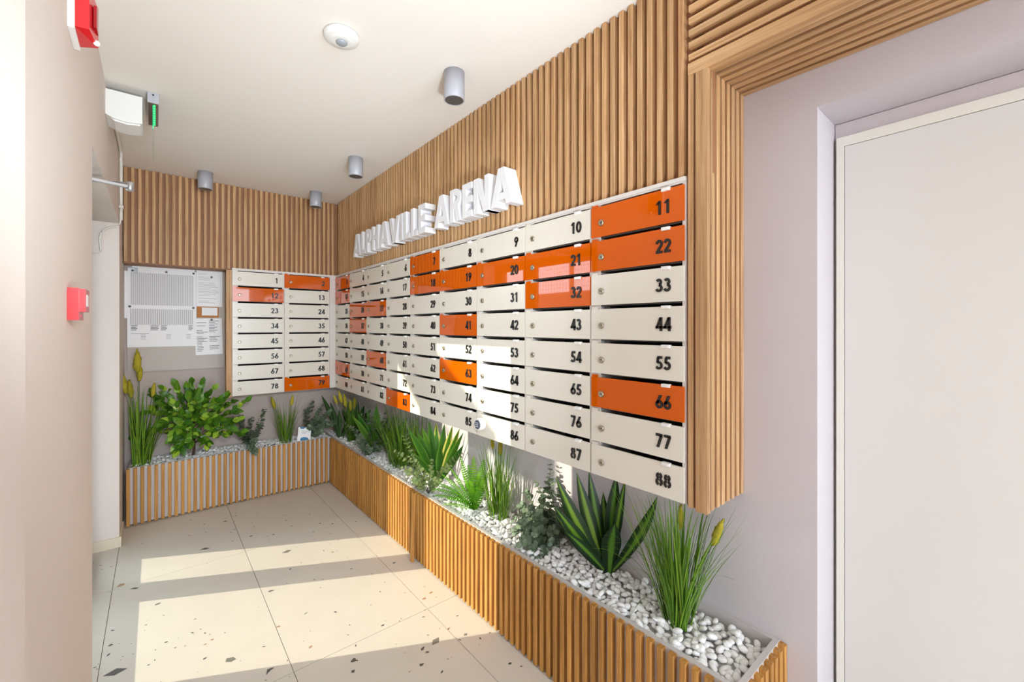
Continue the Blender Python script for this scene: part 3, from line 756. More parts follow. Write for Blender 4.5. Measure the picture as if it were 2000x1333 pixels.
def grass(base, n, h, spread, label, seeds=(), individual=True, wide=0, rad=0.03, name='grass_clump', lean_dir=None, blades_m=None):
    t_ = thing(name, label, 'plant', base, 0, 'artificial grass clumps')
    joined = NB() if not individual else None
    B0 = Vector(base)
    for k in range(n+wide):
        for attempt in range(14):
            src = random.choice(BL if k < n else BLL)
            az = random.uniform(0, 2*PI); rr_ = rad*math.sqrt(random.random())
            loc = Vector((rr_*math.cos(az), rr_*math.sin(az), 0))
            tilt = spread*random.uniform(0.05, 1.0)*(0.45+0.55*rr_/rad)*(1 if attempt < 9 else 0.3)
            rot = (Matrix.Rotation(az+random.uniform(-.7, .7), 3, 'Z') @ Matrix.Rotation(tilt, 3, 'Y')).to_euler()
            sc = h/0.38*random.uniform(0.72, 1.06)*(1 if attempt < 11 else 0.7)
            mw = Matrix.LocRotScale(B0+loc, rot, Vector((sc,)*3)); ok = True
            for v in src.vertices:
                q = mw @ v.co
                if q.x > XW-.01 or q.y > YW-.01 or q.x < XL+.015 or (q.z > ZB-.01 and (q.x > XF-.015 or (q.y > YF-.015 and q.x > 0.41))): ok = False; break
            if ok: break
        if not ok: continue
        if individual: link('blade', src, t_, loc, rot, sc)
        else:
            q = bmesh.new(); q.from_mesh(src); bmesh.ops.transform(q, verts=q.verts, matrix=Matrix.LocRotScale(loc, rot, Vector((sc,)*3)))
            tmp = bpy.data.meshes.new('t'); q.to_mesh(tmp); q.free(); joined.from_mesh(tmp); bpy.data.meshes.remove(tmp)
    if joined is not None:
        o_ = link('blades', mesh('blades', joined, M['grass']), t_); o_['kind'] = 'stuff'
    for tip, ln in seeds:                     # tip: world point of the head's top; ln: scale
        tip = Vector(tip)-Vector(base); d = tip.normalized()
        head = tip-d*0.085*ln
        mid = head*0.5+Vector((0, 0, head.length*0.06))
        bm = NB(); tube(bm, smooth_path([(0, 0, 0), mid, head], 5), 0.0014, 5); link('stalk', mesh('stalk', bm, M['grass']), t_)
        o_ = link('seed_head', SEED, t_, head, d.to_track_quat('Z', 'Y').to_euler(), ln)
    return t_

def straps_plant(name, label, base, leaves, m, n=10, group=None, cat='plant', fold=0.25):
    """leaves: (tip, bulge, width[, side]) with tip in world space"""
    t_ = thing(name, label, cat, base, 0, group)
    for k, lf in enumerate(leaves):
        tip, bulge, wd = lf[0], lf[1], lf[2]; side = lf[3] if len(lf) > 3 else None; mm = lf[4] if len(lf) > 4 else m
        tipl = Vector(tip)-Vector(base)
        p1 = tipl*0.5+Vector(bulge)
        az = math.atan2(tipl.y, tipl.x); b0 = Vector((0.012*math.cos(az), 0.012*math.sin(az), 0))
        bm = NB(); strap(bm, b0, p1, tipl, wd, n, side=side, fold=fold)
        add('leaf', bm, mm, t_)
    return t_

def leaf_mesh(name, ln, wd, m, point=1.6, curl=0.15, n=5, round_=False):
    bm = NB(); rows = []
    for i in range(n+1):
        t_ = i/n
        h = math.sin(PI*min(1, t_*0.98+0.02))**(0.55 if round_ else 0.8)*(1 if round_ else (1.15-0.35*t_))
        if i == n: h = 0.03
        if i == 0: h = 0.08
        rows.append((Vector((ln*t_, 0, -curl*ln*t_*t_)), Vector((0, 1, 0)), Vector((0, 0, 1)), wd/2*h))
    uv_strip(bm, rows, 0.18)
    return mesh(name, bm, m)

def euc_sprigs(name, label, base, tips, n_pair, size, m, individual=True, group='artificial eucalyptus sprays'):
    t_ = thing(name, label, 'plant', base, 0, group)
    lms = [leaf_mesh('leaf', size*s_, size*1.0*s_, m, curl=c_, round_=True, n=4) for s_, c_ in ((1, .1), (.85, .2), (1.1, -.05))]
    stems = NB(); joined = NB()
    for tip in tips:
        tl = Vector(tip)-Vector(base); mid = tl*0.5+Vector((random.uniform(-.02, .02), random.uniform(-.02, .02), tl.length*0.12))
        path = smooth_path([(random.uniform(-.01, .01), random.uniform(-.01, .01), 0), mid, tl], 8)
        tube(stems, path, 0.0016, 5, r1=0.0007)
        for k in range(n_pair):
            f = 0.18+0.82*(k+0.5)/n_pair; i = min(len(path)-2, int(f*(len(path)-1))); c = path[i].lerp(path[i+1], min(1, f*(len(path)-1)-i))
            tg = (path[i+1]-path[i]).normalized()
            a = random.uniform(0, PI)
            for sgn in (0, PI):
                s0 = tg.cross(Vector((0.3, 0.2, 1))).normalized(); out = (Matrix.Rotation(a+sgn+random.uniform(-.3, .3), 3, tg) @ s0+tg*0.45).normalized()
                nrm = (tg+Vector((random.uniform(-.4, .4), random.uniform(-.4, .4), random.uniform(-.1, .5)))).normalized(); sd = nrm.cross(out).normalized(); nrm = out.cross(sd)
                R_ = Matrix((out, sd, nrm)).transposed(); sc = random.uniform(.75, 1.1)*(1.05-0.45*f)
                if individual: link('leaf', random.choice(lms), t_, c, R_.to_euler(), sc)
                else:
                    tmp = bmesh.new(); tmp.from_mesh(random.choice(lms)); bmesh.ops.transform(tmp, verts=tmp.verts, matrix=Matrix.LocRotScale(c, R_.to_quaternion(), Vector((sc,)*3)))
                    tm = bpy.data.meshes.new('t'); tmp.to_mesh(tm); tmp.free(); joined.from_mesh(tm); bpy.data.meshes.remove(tm)
    link('stem', mesh('stem', stems, M['stem']), t_)
    if not individual:
        o_ = link('foliage', mesh('foliage', joined, m), t_); o_['kind'] = 'stuff'
    else: joined.free()
    return t_
def soil(u, v): p = at_z(u, v, SOIL); return (p.x, p.y, SOIL)
def soil_x(u, x): p = at_x(u, 900, x); return (x, p.y, SOIL)

# near end clump
b = Vector(soil(1325, 1215)); d0 = ray(1325, 1215).length and (b.xy.length)
dep = lambda p: Vector(p).x*ST+Vector(p).y*CT
D = dep(b)
grass(b, 150, 0.47, 0.34, 'tall green grass clump at the near end of the long planter', [(at_depth(1413, 1014, D+.02), 1.15), (at_depth(1330, 985, D+.16), 1.0)], True, 12, 0.050)
# dracaena
b = Vector(soil(1188, 1118)); D = dep(b); T = lambda u, v, dd=0: at_depth(u, v, D+dd)
straps_plant('dracaena', 'striped dark green dracaena with broad strap leaves beside the near grass clump', b, [
    (T(1086, 932, -.02), (-.03, 0, -.01), .062), (T(1126, 922, .04), (-.02, 0, .0), .060), (T(1150, 918, .08), (-.01, 0, .0), .056),
    (T(1204, 925, .14), (0, 0, .01), .066), (T(1222, 935, .10), (0.0, 0, .01), .040), (T(1284, 970, .06), (.03, -.03, -.02), .056),
    (T(1083, 990, -.06), (-.02, 0, .01), .054), (T(1082, 1002, -.02), (-.01, 0, -.02), .046), (T(1201, 1024, -.07), (0, 0, .02), .082), (T(1268, 1010, .02), (.02, -.03, .02), .046),
    (T(1240, 1090, -.03), (.0, 0, .03), .034), (T(1160, 1000, .05), (0, 0, .0), .055), (T(1105, 1040, -.08), (-.01, 0, .02), .045), (T(1178, 962, .1), (0, 0, 0), .058)], M['dracaena'], 14)
# eucalyptus by the dracaena
b = Vector(soil(1062, 1052)); D = dep(b); T = lambda u, v, dd=0: at_depth(u, v, D+dd)
euc_sprigs('eucalyptus_spray', 'grey green eucalyptus spray between the tall grass and the dracaena', b,
    [T(1075, 905, .06), T(1045, 940, .0), T(1095, 955, .05), T(1015, 985, -.02), T(1020, 1020, -.10), T(1050, 1000, -.12), T(1060, 1090, -.17), T(1035, 1075, -.16), T(1110, 1000, .03), T(1085, 1035, -.12), T(1000, 1040, -.06), T(1075, 1060, -.14), T(1060, 975, -.02), T(1030, 1000, -.06), T(1078, 1000, .0), T(1042, 1040, -.15), T(1012, 1005, .05), T(1098, 1020, -.08), T(1025, 960, .03), T(1072, 930, .08), T(1105, 975, .08), T(1045, 1098, -.19), T(1015, 1060, -.14), T(1090, 1065, -.1), T(1002, 1015, .02), T(1008, 990, .06), T(1112, 1045, -.05), T(1030, 1030, .0), T(1060, 1020, -.02)], 9, 0.044, M['euc'])
# sunlit grass
b = Vector(soil(975, 1010)); D = dep(b); T = lambda u, v, dd=0: at_depth(u, v, D+dd)
grass(b, 90, 0.43, 0.22, 'sunlit grass clump right of the bright green fern', [(T(978, 858, .08), 1.0), (T(960, 850, .12), .9)], True, 5, 0.055)
# fern
b = Vector(soil_x(927, 1.345)); D = dep(b); T = lambda u, v, dd=0: at_depth(u, v, D+dd)
fern = thing('fern', 'bright green fern with serrated fronds in the sunlit part of the planter', 'plant', b)
def frond(tip, bulge, wd):
    tipl = Vector(tip)-b; p1 = tipl*.5+Vector(bulge); n = 22; bm = NB(); uvl = bm.loops.layers.uv.verify()
    rib = []
    for i in range(n+1):
        t_ = i/n; c = p1*2*t_*(1-t_)+tipl*t_*t_; rib.append(c)
        tg = (p1*(1-t_)+(tipl-p1)*t_).normalized(); sd = tg.cross(Vector((0.1, -0.1, 1))).normalized(); h = wd*(0.35+1.0*math.sin(PI*min(1, t_*.9+.1)))*0.5
        if i == 0: continue
        for sg in (-1, 1):
            e = c+sd*sg*h+tg*h*.35-Vector((0, 0, h*.25)); w2 = tipl.length/n*.36
            f = bm.faces.new([bm.verts.new(c-tg*w2), bm.verts.new(c+tg*w2), bm.verts.new(e+tg*w2*.5), bm.verts.new(e-tg*w2*.3)])
            for lp, q in zip(f.loops, ((.5, t_), (.5, t_), (1, t_), (1, t_))): lp[uvl].uv = q
    tube(bm, rib, .0012, 4); add('frond', bm, M['fern'], fern)
for u, v, dd, bz in ((850, 968, -.08, .05), (860, 945, -.02, .05), (880, 915, .02, .04), (900, 895, .06, .03), (925, 895, .07, .02), (945, 900, .05, .02), (935, 925, .0, .03), (848, 955, .02, .06),
                 (958, 960, -.04, .04), (880, 960, -.10, .05), (905, 930, -.05, .05), (868, 985, -.08, .03), (915, 910, .1, .03), (890, 940, -.08, .05), (918, 940, -.06, .04), (945, 935, -.05, .04), (865, 928, .04, .04), (952, 925, .04, .03), (875, 975, -.02, .06), (900, 915, .0, .03), (935, 960, -.09, .05), (858, 950, -.12, .07)):
    frond(T(u, v, dd), (0, 0, bz), .046)
# agave with variegated leaves
b = Vector(soil_x(856, 1.42)); D = dep(b); T = lambda u, v, dd=0: at_depth(u, v, D+dd)
straps_plant('agave', 'sunlit green agave with some yellow edged leaves behind the fern', b, [
    (T(797, 838, -.05), (-.01, 0, .03), .054), (T(815, 845, -.02), (0, 0, .03), .051), (T(838, 822, .05), (0, 0, .0), .059), (T(852, 825, .08), (0, 0, .0), .059, None, M['varieg']), (T(868, 828, .08), (0, 0, 0), .056),
    (T(884, 832, .06), (0, 0, 0), .054, None, M['varieg']), (T(898, 838, .04), (.0, 0, 0), .051, None, M['varieg']), (T(905, 846, .02), (.0, 0, 0), .043), (T(795, 880, -.08), (0, 0, .02), .048), (T(860, 868, -.03), (0, 0, .0), .054), (T(905, 870, -.03), (0.02, -.02, .02), .045), (T(840, 850, -.02), (0, 0, 0), .05), (T(825, 835, .0), (0, 0, .02), .05), (T(820, 860, -.02), (0, 0, .02), .054)],
    M['agave'], 10)
b = Vector(soil_x(838, 1.265)); D = dep(b); T = lambda u, v, dd=0: at_depth(u, v, D+dd)
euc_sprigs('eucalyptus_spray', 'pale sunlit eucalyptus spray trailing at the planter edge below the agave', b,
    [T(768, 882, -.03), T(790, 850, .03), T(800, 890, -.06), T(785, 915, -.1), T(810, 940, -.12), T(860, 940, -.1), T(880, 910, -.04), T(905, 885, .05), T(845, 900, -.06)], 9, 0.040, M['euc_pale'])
# grass behind
b = Vector(soil_x(790, 1.40)); D = dep(b); T = lambda u, v, dd=0: at_depth(u, v, D+dd)
grass((1.40, b.y, SOIL), 150, 0.47, 0.42, 'shaded tall grass clump left of the agave', [], True, 14, 0.11)
grass((1.43, 2.70, SOIL), 60, 0.46, 0.30, 'thin dark grass tuft against the wall between the agave and the shaded clump', [], True, 6, 0.06)
# low eucalyptus and broad leaf plant in the shade
b = Vector(soil_x(735, 1.36)); D = dep(b); T = lambda u, v, dd=0: at_depth(u, v, D+dd)
straps_plant('broad_leaf_plant', 'broad leaved dark green plant in the shade near the corner', b, [
    (T(688, 812, -.05), (0, 0, .02), .05), (T(697, 806, .0), (0, 0, .02), .05), (T(735, 790, .02), (0, 0, 0), .072), (T(716, 800, .06), (0, 0, .01), .05), (T(758, 815, .08), (0, 0, 0), .05)], M['agave'], 10)
b = Vector(soil_x(718, 1.28)); D = dep(b); T = lambda u, v, dd=0: at_depth(u, v, D+dd)
euc_sprigs('eucalyptus_spray', 'low shaded eucalyptus spray spreading in front of the broad leaved plant', b,
    [T(672, 828, .0), T(690, 835, -.05), T(700, 850, -.1), T(730, 838, .02), T(760, 850, .0), T(745, 875, -.12), T(770, 870, -.08), T(725, 880, -.14), T(695, 865, -.12)], 9, 0.042, M['euc'], False)
b = Vector(soil_x(756, 1.42)); D = dep(b); T = lambda u, v, dd=0: at_depth(u, v, D+dd)
euc_sprigs('eucalyptus_spray', 'bushy dark eucalyptus spray against the wall behind the broad leaved plant', b,
    [T(718, 795, .1), T(735, 802, .08), T(752, 808, .08), T(768, 815, .06), T(745, 825, .0), T(725, 815, .05), T(775, 838, .0), T(705, 810, .1), T(790, 830, .08), T(760, 840, -.02)], 10, 0.046, M['euc'], False)
b = Vector(soil_x(690, 1.42)); D = dep(b); T = lambda u, v, dd=0: at_depth(u, v, D+dd)
straps_plant('dark_strap_plant', 'dark strap leaved plant behind the yellow seed heads on the long planter', (1.42, b.y, SOIL), [
    (T(680, 785, .1), (0, 0, .02), .06), (T(700, 785, .12), (0, 0, .01), .06), (T(712, 792, .14), (0, 0, .0), .06), (T(668, 800, .0), (0, 0, .03), .05), (T(725, 800, .1), (0, 0, .02), .055)], M['dark_green'], 9)
# corner grass with yellow heads and dark blades
b = Vector((1.33, 3.80, SOIL)); D = dep(b); T = lambda u, v, dd=0: at_depth(u, v, D+dd)
grass(b, 60, 0.40, 0.32, 'grass clump with bright yellow seed heads in the planter corner', [(T(662, 764, -.1), 1.3), (T(672, 770, -.05), 1.4), (T(684, 780, .05), 1.2), (T(693, 775, .1), 1.3), (T(652, 772, -.1), 1.0)], False, 6, 0.04)
straps_plant('dark_strap_plant', 'dark strap leaved plant reaching left in the planter corner', Vector((1.28, 3.94, SOIL)), [
    (at_depth(628, 772, 4.0), (0, 0, .03), .045), (at_depth(645, 785, 3.95), (0, 0, .02), .045), (at_depth(662, 800, 3.9), (0, 0, .03), .04), (at_depth(690, 800, 4.0), (0, 0, .02), .05)], M['dark_green'], 9)
b = Vector((1.06, 4.12, SOIL)); D = dep(b); T = lambda u, v, dd=0: at_depth(u, v, D+dd)
euc_sprigs('eucalyptus_spray', 'dark eucalyptus spray in the end wall planter beside the leaflet', b,
    [T(598, 800, 0), T(612, 785, .03), T(632, 790, .0), T(645, 805, -.05), T(620, 815, -.08), T(640, 830, -.1), T(605, 835, -.1), T(655, 825, -.05), T(630, 845, -.14)], 15, 0.048, M['euc'], False)
# grass by the leaflet
b = Vector((0.86, 4.06, SOIL)); D = dep(b); T = lambda u, v, dd=0: at_depth(u, v, D+dd)
grass(b, 75, 0.40, 0.24, 'grass clump on the end wall planter beside the standing leaflet', [(T(530, 775, .0), 1.3), (T(572, 772, .0), 1.1)], True, 3, 0.048)
# small dark eucalyptus
b = Vector((0.60, 4.07, SOIL)); D = dep(b); T = lambda u, v, dd=0: at_depth(u, v, D+dd)
euc_sprigs('eucalyptus_spray', 'small dark eucalyptus spray hanging over the end wall planter edge', b,
    [T(517, 800, .0), T(492, 815, .0), T(512, 830, -.05), T(470, 812, .06), T(455, 815, .06), T(500, 860, -.12), T(501, 885, -.19), T(475, 840, -.03), T(445, 830, .02)], 14, 0.042, M['euc'], False)
# far left grass with seed heads
b = Vector((-0.085, 4.08, SOIL)); D = dep(b); T = lambda u, v, dd=0: at_depth(u, v, D+dd)
grass(b, 85, 0.56, 0.22, 'tall grass clump with brownish seed heads in the far left planter corner', [(T(268, 682, -.02), 1.9), (T(272, 708, .03), 1.6), (T(238, 730, -.05), 1.7), (T(252, 742, .06), 1.6), (T(302, 748, .05), 1.2)], True, 10, 0.06)
# ficus bush
b = Vector((0.225, 4.10, SOIL)); D = dep(b); T = lambda u, v, dd=0: at_depth(u, v, D+dd)
fic = thing('ficus_bush', 'dense leafy ficus bush below the notice board', 'plant', b)
bm = NB(); top = Vector((0.0, 0.0, 0.30)); tube(bm, smooth_path([(0, 0, 0), (0.006, 0, 0.12), (-0.004, 0.0, 0.22), top], 4), 0.010, 8, r1=0.006); add('trunk', bm, M['bark'], fic) if False else link('trunk', mesh('trunk', bm, M['bark']), fic)
FL = [leaf_mesh('leaf', ln, wd, M['ficus'], curl=c_) for ln, wd, c_ in ((.080, .054, .25), (.070, .048, .1), (.086, .054, .35))]
FP = [leaf_mesh('leaf', ln, wd, M['ficus_pale'], curl=c_) for ln, wd, c_ in ((.076, .052, .2), (.066, .046, .1))]
tips = [(300, 770, .0), (300, 800, -.05), (320, 760, .05), (345, 755, .08), (375, 750, .08), (395, 750, .05), (415, 762, .02), (440, 775, .0), (480, 785, .02), (460, 805, -.03), (450, 835, -.05), (470, 845, .0), (420, 850, -.12),
        (335, 855, -.14), (250, 855, -.06), (290, 805, -.12), (320, 825, -.16), (352, 825, -.18), (385, 785, -.16), (375, 865, -.18), (405, 870, -.16), (430, 800, -.14), (410, 795, -.18), (340, 790, -.16), (360, 845, -.05), (400, 830, -.1), (330, 810, -.05), (440, 850, -.14), (310, 835, -.08), (370, 775, -.1), (350, 880, -.12), (310, 785, -.02), (365, 762, .0), (425, 785, -.05), (455, 785, .05), (385, 770, .06), (345, 870, -.1), (430, 820, -.08), (395, 815, -.15), (330, 845, .0), (375, 805, -.12), (465, 820, .05)]
for u, v, dd in tips:
    tl = T(u, v, dd)-b; tl.y = min(tl.y, YW-0.035-b.y); s0 = Vector((0, 0, random.uniform(.10, .30)))
    path = smooth_path([s0, s0.lerp(tl, .5)+Vector((0, 0, .03)), tl], 5)
    bm = NB(); tube(bm, path, .003, 5, r1=.001); link('branch', mesh('branch', bm, M['bark']), fic)
    dr = (tl-s0).normalized(); nl = random.randint(11, 14)
    for k in range(nl):
        f = .32+.68*(k+1)/nl; i = min(len(path)-2, int(f*(len(path)-1))); c = path[i].lerp(path[i+1], min(1, f*(len(path)-1)-i))
        a = random.uniform(-1.3, 1.3) if k < nl-1 else 0
        out = (Matrix.Rotation(a, 3, 'Z') @ dr+Vector((0, 0, random.uniform(-.6, .35)))).normalized()
        nrm = Vector((random.uniform(-.7, .4), random.uniform(-1.6, -.2), random.uniform(.1, .9))); sd = nrm.cross(out).normalized(); nrm = out.cross(sd)
        if (c+out*.085).y+b.y > YW-.01 or (c+out*.085).x+b.x < XL+.01: out = Vector((out.x if c.x+b.x > 0 else abs(out.x), -abs(out.y), out.z)); sd = nrm.cross(out).normalized(); nrm = out.cross(sd)
        link('leaf', random.choice(FP if random.random() < (.30 if dd < -.04 else .12) else FL), fic, c, Matrix((out, sd, nrm)).transposed().to_euler(), random.uniform(.60, .92))

# ------------------------------------------------------------------ leaflets in the planter
lf = thing('leaflet', 'white leaflet with blue ovals standing in the pebbles by the grass', 'leaflet', (0.985, 4.005, SOIL))
bm = NB(); box(bm, -.052, .052, -.001, .001, 0, .135); add('card', bm, M['paper'], lf)
bm = NB(); lathe(bm, [(.034, -.0012), (.034, -.0018)], 24, (0, 0, 0), 0, 'y')
bmesh.ops.scale(bm, verts=bm.verts, vec=(1, 1, .55)); bmesh.ops.translate(bm, verts=bm.verts, vec=(.005, 0, .032)); add('printed_oval', bm, M['blue'], lf)
bm = NB(); prism(bm, [(-.040, .134), (-.036, .122), (-.01, .120), (.012, .134)], -.0018, -.0011, 'y'); add('printed_mark', bm, M['blue'], lf)
bm = NB()
for k in range(4): box(bm, -.02-.0, .03-.006*k, -.0014, -.0011, .100-.008*k, .103-.008*k)
add('printed_lines', bm, M['print'], lf)['kind'] = 'stuff'
lf.rotation_euler = (math.radians(-14), math.radians(8), math.radians(-6))
lf2 = thing('leaflet', 'white leaflet with a dark oval lying flat on the pebbles', 'leaflet', (0.735, 4.035, 0.398))
bm = NB(); box(bm, -.06, .06, -.04, .04, 0, .0016); add('card', bm, M['paper'], lf2)
bm = NB(); lathe(bm, [(.046, .0016), (.046, .0022)], 24); bmesh.ops.scale(bm, verts=bm.verts, vec=(1, .62, 1)); add('printed_oval', bm, M['navy'], lf2)
lf2.rotation_euler = (math.radians(16), 0, math.radians(4))

# ------------------------------------------------------------------ notice board and its sheets
YBD = YW-0.014
bdz0, bdz1 = 1.055, ZT-0.006
nb = thing('notice_board', 'plain grey notice board under the oak slats at the end wall', 'notice board', (-0.14, YBD, bdz0), world=True)
bm = NB(); box(bm, XL+0.018, 0.440, YBD, YW-0.002, bdz0, bdz1); add('panel', bm, M['board'], nb)
bm = NB(); box(bm, XL+0.018, XL+0.075, YBD-.006, YBD, bdz1-.05, bdz1-.006); add('corner_clip', bm, M['clip_grey'], nb)
p = at_y(244.5, 628, YBD); bm = NB(); box(bm, XL+0.018, XL+.05, YBD-.006, YBD, p.z-.025, p.z+.025); add('corner_clip', bm, M['clip_grey'], nb)
def sheet(label, u0, v0, u1, v1, off, paint=None, pins=(), tilt=0.0, m=None):
    a_, c_ = at_y(u0, v0, YBD), at_y(u1, v1, YBD); cx_, cz = (a_.x+c_.x)/2, (a_.z+c_.z)/2; wd, ht = abs(c_.x-a_.x), abs(a_.z-c_.z)
    t_ = thing('notice_sheet', label, 'paper', (cx_, YBD-off, cz)); t_.rotation_euler = (0, tilt, 0)
    bm = NB(); n = 6
    for i in range(n):                # slightly waved sheet
        x0_, x1_ = -wd/2+wd*i/n, -wd/2+wd*(i+1)/n; w0, w1 = .0008*math.sin(i*1.9), .0008*math.sin((i+1)*1.9)
        prism(bm, [(x0_, -.0004+w0), (x1_, -.0004+w1), (x1_, .0004+w1), (x0_, .0004+w0)], -ht/2, ht/2)
    add('page', bm, m or M['paper'], t_)
    if paint:
        bm = NB(); bd = NB(); paint(bm, bd, wd, ht)
        if bm.verts: add('printed_table', bm, M['print'], t_)['kind'] = 'stuff'
        else: bm.free()
        if bd.verts: add('printed_text', bd, M['print_dark'], t_)['kind'] = 'stuff'
        else: bd.free()
    for pu, pv in pins:
        q = at_y(pu, pv, YBD); bm = NB(); lathe(bm, [(.008, 0), (.008, -.004), (.005, -.007)], 10, (q.x-cx_, -.001, q.z-cz), 0, 'y'); add('push_pin', bm, M['black'], t_)
    return t_
PY_ = (-.0022, -.0016)
def bar(bm, x0, x1, z0, z1): box(bm, x0, x1, PY_[0], PY_[1], z0, z1)
def table(n, gap_=.38, top=.90, bot=.06):
    def f(bm, bd, wd, ht):
        for k in range(n):
            x_ = -wd*.46+wd*.92*k/n; bar(bm, x_, x_+wd*.92/n*(1-gap_), -ht/2+ht*bot, -ht/2+ht*top)
    return f
def table_text(bm, bd, wd, ht):
    for k in range(30):
        x_ = -wd*.46+wd*.92*k/30; bar(bm, x_, x_+wd*.92/30*.62, ht*.06, ht*.46)
    for x0, x1 in ((-.45, -.36), (-.18, -.06), (-.03, .06), (.38, .45)):
        for j in range(4): bar(bd, wd*x0, wd*(x1-.015*(j % 2)), ht*(.03-.035*j), ht*(.045-.035*j))
    bar(bd, -wd*.45, -wd*.2, -ht*.17, -ht*.162)
    for x_ in (-.28, .08, .38):
        for j in range(4): bar(bm, wd*(x_-.035), wd*(x_+.035), -ht*(.2+.035*j), -ht*(.185+.035*j))
def text_page(rows_, cols=1, dens=.8):
    def f(bm, bd, wd, ht):
        r = random.Random(rows_)
        for c in range(cols):
            for j in range(rows_):
                if r.random() > dens: continue
                x0 = -wd*.44+wd*.9*c/cols; bar(bd if cols > 1 else bm, x0, x0+wd*.86/cols*r.uniform(.4, .95), ht*(.42-.86*j/rows_), ht*(.42-.86*j/rows_)+ht*.012)
    return f
sheet('blank white sheet half hidden at the left of the notice board', 242.5, 529, 262, 622, .002)
sheet('white sheet edge peeping out above the large table sheet', 258, 519, 380, 560, .0035)
sheet('upper printed table sheet with many narrow columns on the notice board', 249.5, 524, 383.5, 603, .006, table(34), ((259, 529), (325, 532), (378, 535)))
sheet('lower printed table sheet with signature lines on the notice board', 248.5, 600, 383, 676, .008, table_text, ((253.5, 599), (377.5, 602)))
sheet('printed text page at the upper right of the notice board', 384, 527, 434, 600, .006, text_page(22, 1, .95), ((413, 542),))
sheet('small brown card on the right of the notice board', 384.5, 599, 427, 621, .0035, None, (), 0, M['kraft'])
sheet('small white label stuck on the brown card', 394, 601, 424.5, 617, .0055, text_page(6, 1, .9))
sheet('two column text page hanging lowest on the notice board', 381, 622, 434, 692, .009, text_page(20, 2, .8), ((414, 625),), -.025)

# ------------------------------------------------------------------ ceiling fittings
def spot(x_, y_, label):
    t_ = thing('cylinder_spotlight', label, 'ceiling light', (x_, y_, ZC), 0, 'grey ceiling spotlights')
    bm = NB(); lathe(bm, [(.0455, -.0005), (.0455, -.122), (.0440, -.1235), (.0400, -.1235), (.0400, -.1215)], 32); link('housing', mesh('housing', bm, M['grey_metal']), t_)
    bm = NB(); lathe(bm, [(.0395, -.1230), (.034, -.1190), (.024, -.1150), (.020, -.1150)], 24); link('reflector', mesh('reflector', bm, M['grey_dark']), t_)
    bm = NB(); lathe(bm, [(.019, -.1145), (.017, -.1180), (.010, -.1195)], 20); link('lamp_lens', mesh('lamp_lens', bm, M['lens']), t_)
spot(1.008, 1.604, 'grey cylinder ceiling spotlight nearest the camera')
spot(1.018, 2.833, 'grey cylinder ceiling spotlight above the middle of the long bank')
spot(1.022, 3.765, 'grey cylinder ceiling spotlight in the far ceiling corner')
spot(0.277, 3.79, 'grey cylinder ceiling spotlight above the notice board')
md = thing('motion_detector', 'round white motion detector on the ceiling', 'detector', (0.547, 1.672, ZC))
bm = NB(); lathe(bm, [(.064, -.0005), (.064, -.012), (.060, -.020), (.052, -.024), (.046, -.024), (.040, -.028), (.030, -.029)], 36); link('housing', mesh('housing', bm, M['white_gloss']), md)
bm = NB(); lathe(bm, [(.021, -.0285), (.020, -.033), (.015, -.037), (.008, -.039)], 24); link('detector_lens', mesh('detector_lens', bm, M['lens']), md)
# edge lit exit sign seen end on
ex = thing('exit_sign', 'slim ceiling sign with green glowing lights seen end on', 'sign', (-0.008, 2.66, ZC))
bm = NB(); box(bm, -.021, .021, 0, .30, -.050, -.0005); o = link('housing', mesh('housing', bm, M['grey_metal']), ex)
bm = NB(); box(bm, -.018, .018, .004, .296, -.0525, -.050); link('underside', mesh('underside', bm, M['sign_under']), ex)
bm = NB(); box(bm, -.003, .003, .004, .296, -.235, -.0525); link('acrylic_sheet', mesh('acrylic_sheet', bm, M['acrylic']), ex)
for k in range(9):
    bm = NB(); box(bm, .0032, .0085, .018+k*.031, .026+k*.031, -.057, -.0525); link('green_light', mesh('green_light', bm, M['green_led']), ex)
bm = NB(); box(bm, -.0012, .0012, .0015, .004, -.17, -.06); link('edge_glow', mesh('edge_glow', bm, M['green_led']), ex)
bm = NB(); lathe(bm, [(.004, 0), (.004, -.003)], 10, (0, 0, -.012), 0, 'y'); link('screw', mesh('screw', bm, M['black']), ex)

# ------------------------------------------------------------------ left wall fittings
so = thing('fire_sounder', 'red fire alarm sounder high on the left wall', 'alarm', (XL, 1.640, 2.225))
bm = NB(); box(bm, .0005, .014, -.060, .060, -.058, .090); link('back_plate', mesh('back_plate', bm, M['white_gloss']), so)
bm = NB()
A_ = [bm.verts.new(q) for q in ((.014, -.055, -.05), (.014, .055, -.05), (.014, .055, .085), (.014, -.055, .085))]
B_ = [bm.verts.new(q) for q in ((.040, -.045, -.042), (.052, .030, -.050), (.052, .030, .06), (.040, -.045, .07))]
for i in range(4): bm.faces.new((A_[i], A_[(i+1) % 4], B_[(i+1) % 4], B_[i]))
bm.faces.new(A_[::-1]); bm.faces.new(B_); link('red_housing', mesh('red_housing', bm, M['red']), so)
bm = NB(); box(bm, .046, .0525, -.02, .02, -.02, .04); link('red_lens', mesh('red_lens', bm, M['red_dark']), so)
bm = NB(); bmesh.ops.create_uvsphere(bm, u_segments=12, v_segments=8, radius=.008); bmesh.ops.translate(bm, verts=bm.verts, vec=(.050, .01, -.047)); link('lamp_tip', mesh('lamp_tip', bm, M['white_gloss']), so)
cp = thing('manual_call_point', 'small red fire alarm call point on the left wall', 'alarm', (XL, 1.625, 1.450))
bm = NB(); box(bm, .0005, .022, -.046, .046, -.042, .042); link('red_housing', mesh('red_housing', bm, M['red']), cp)
bm = NB(); box(bm, .022, .034, -.040, .042, -.020, .040); link('front_cover', mesh('front_cover', bm, M['red']), cp)
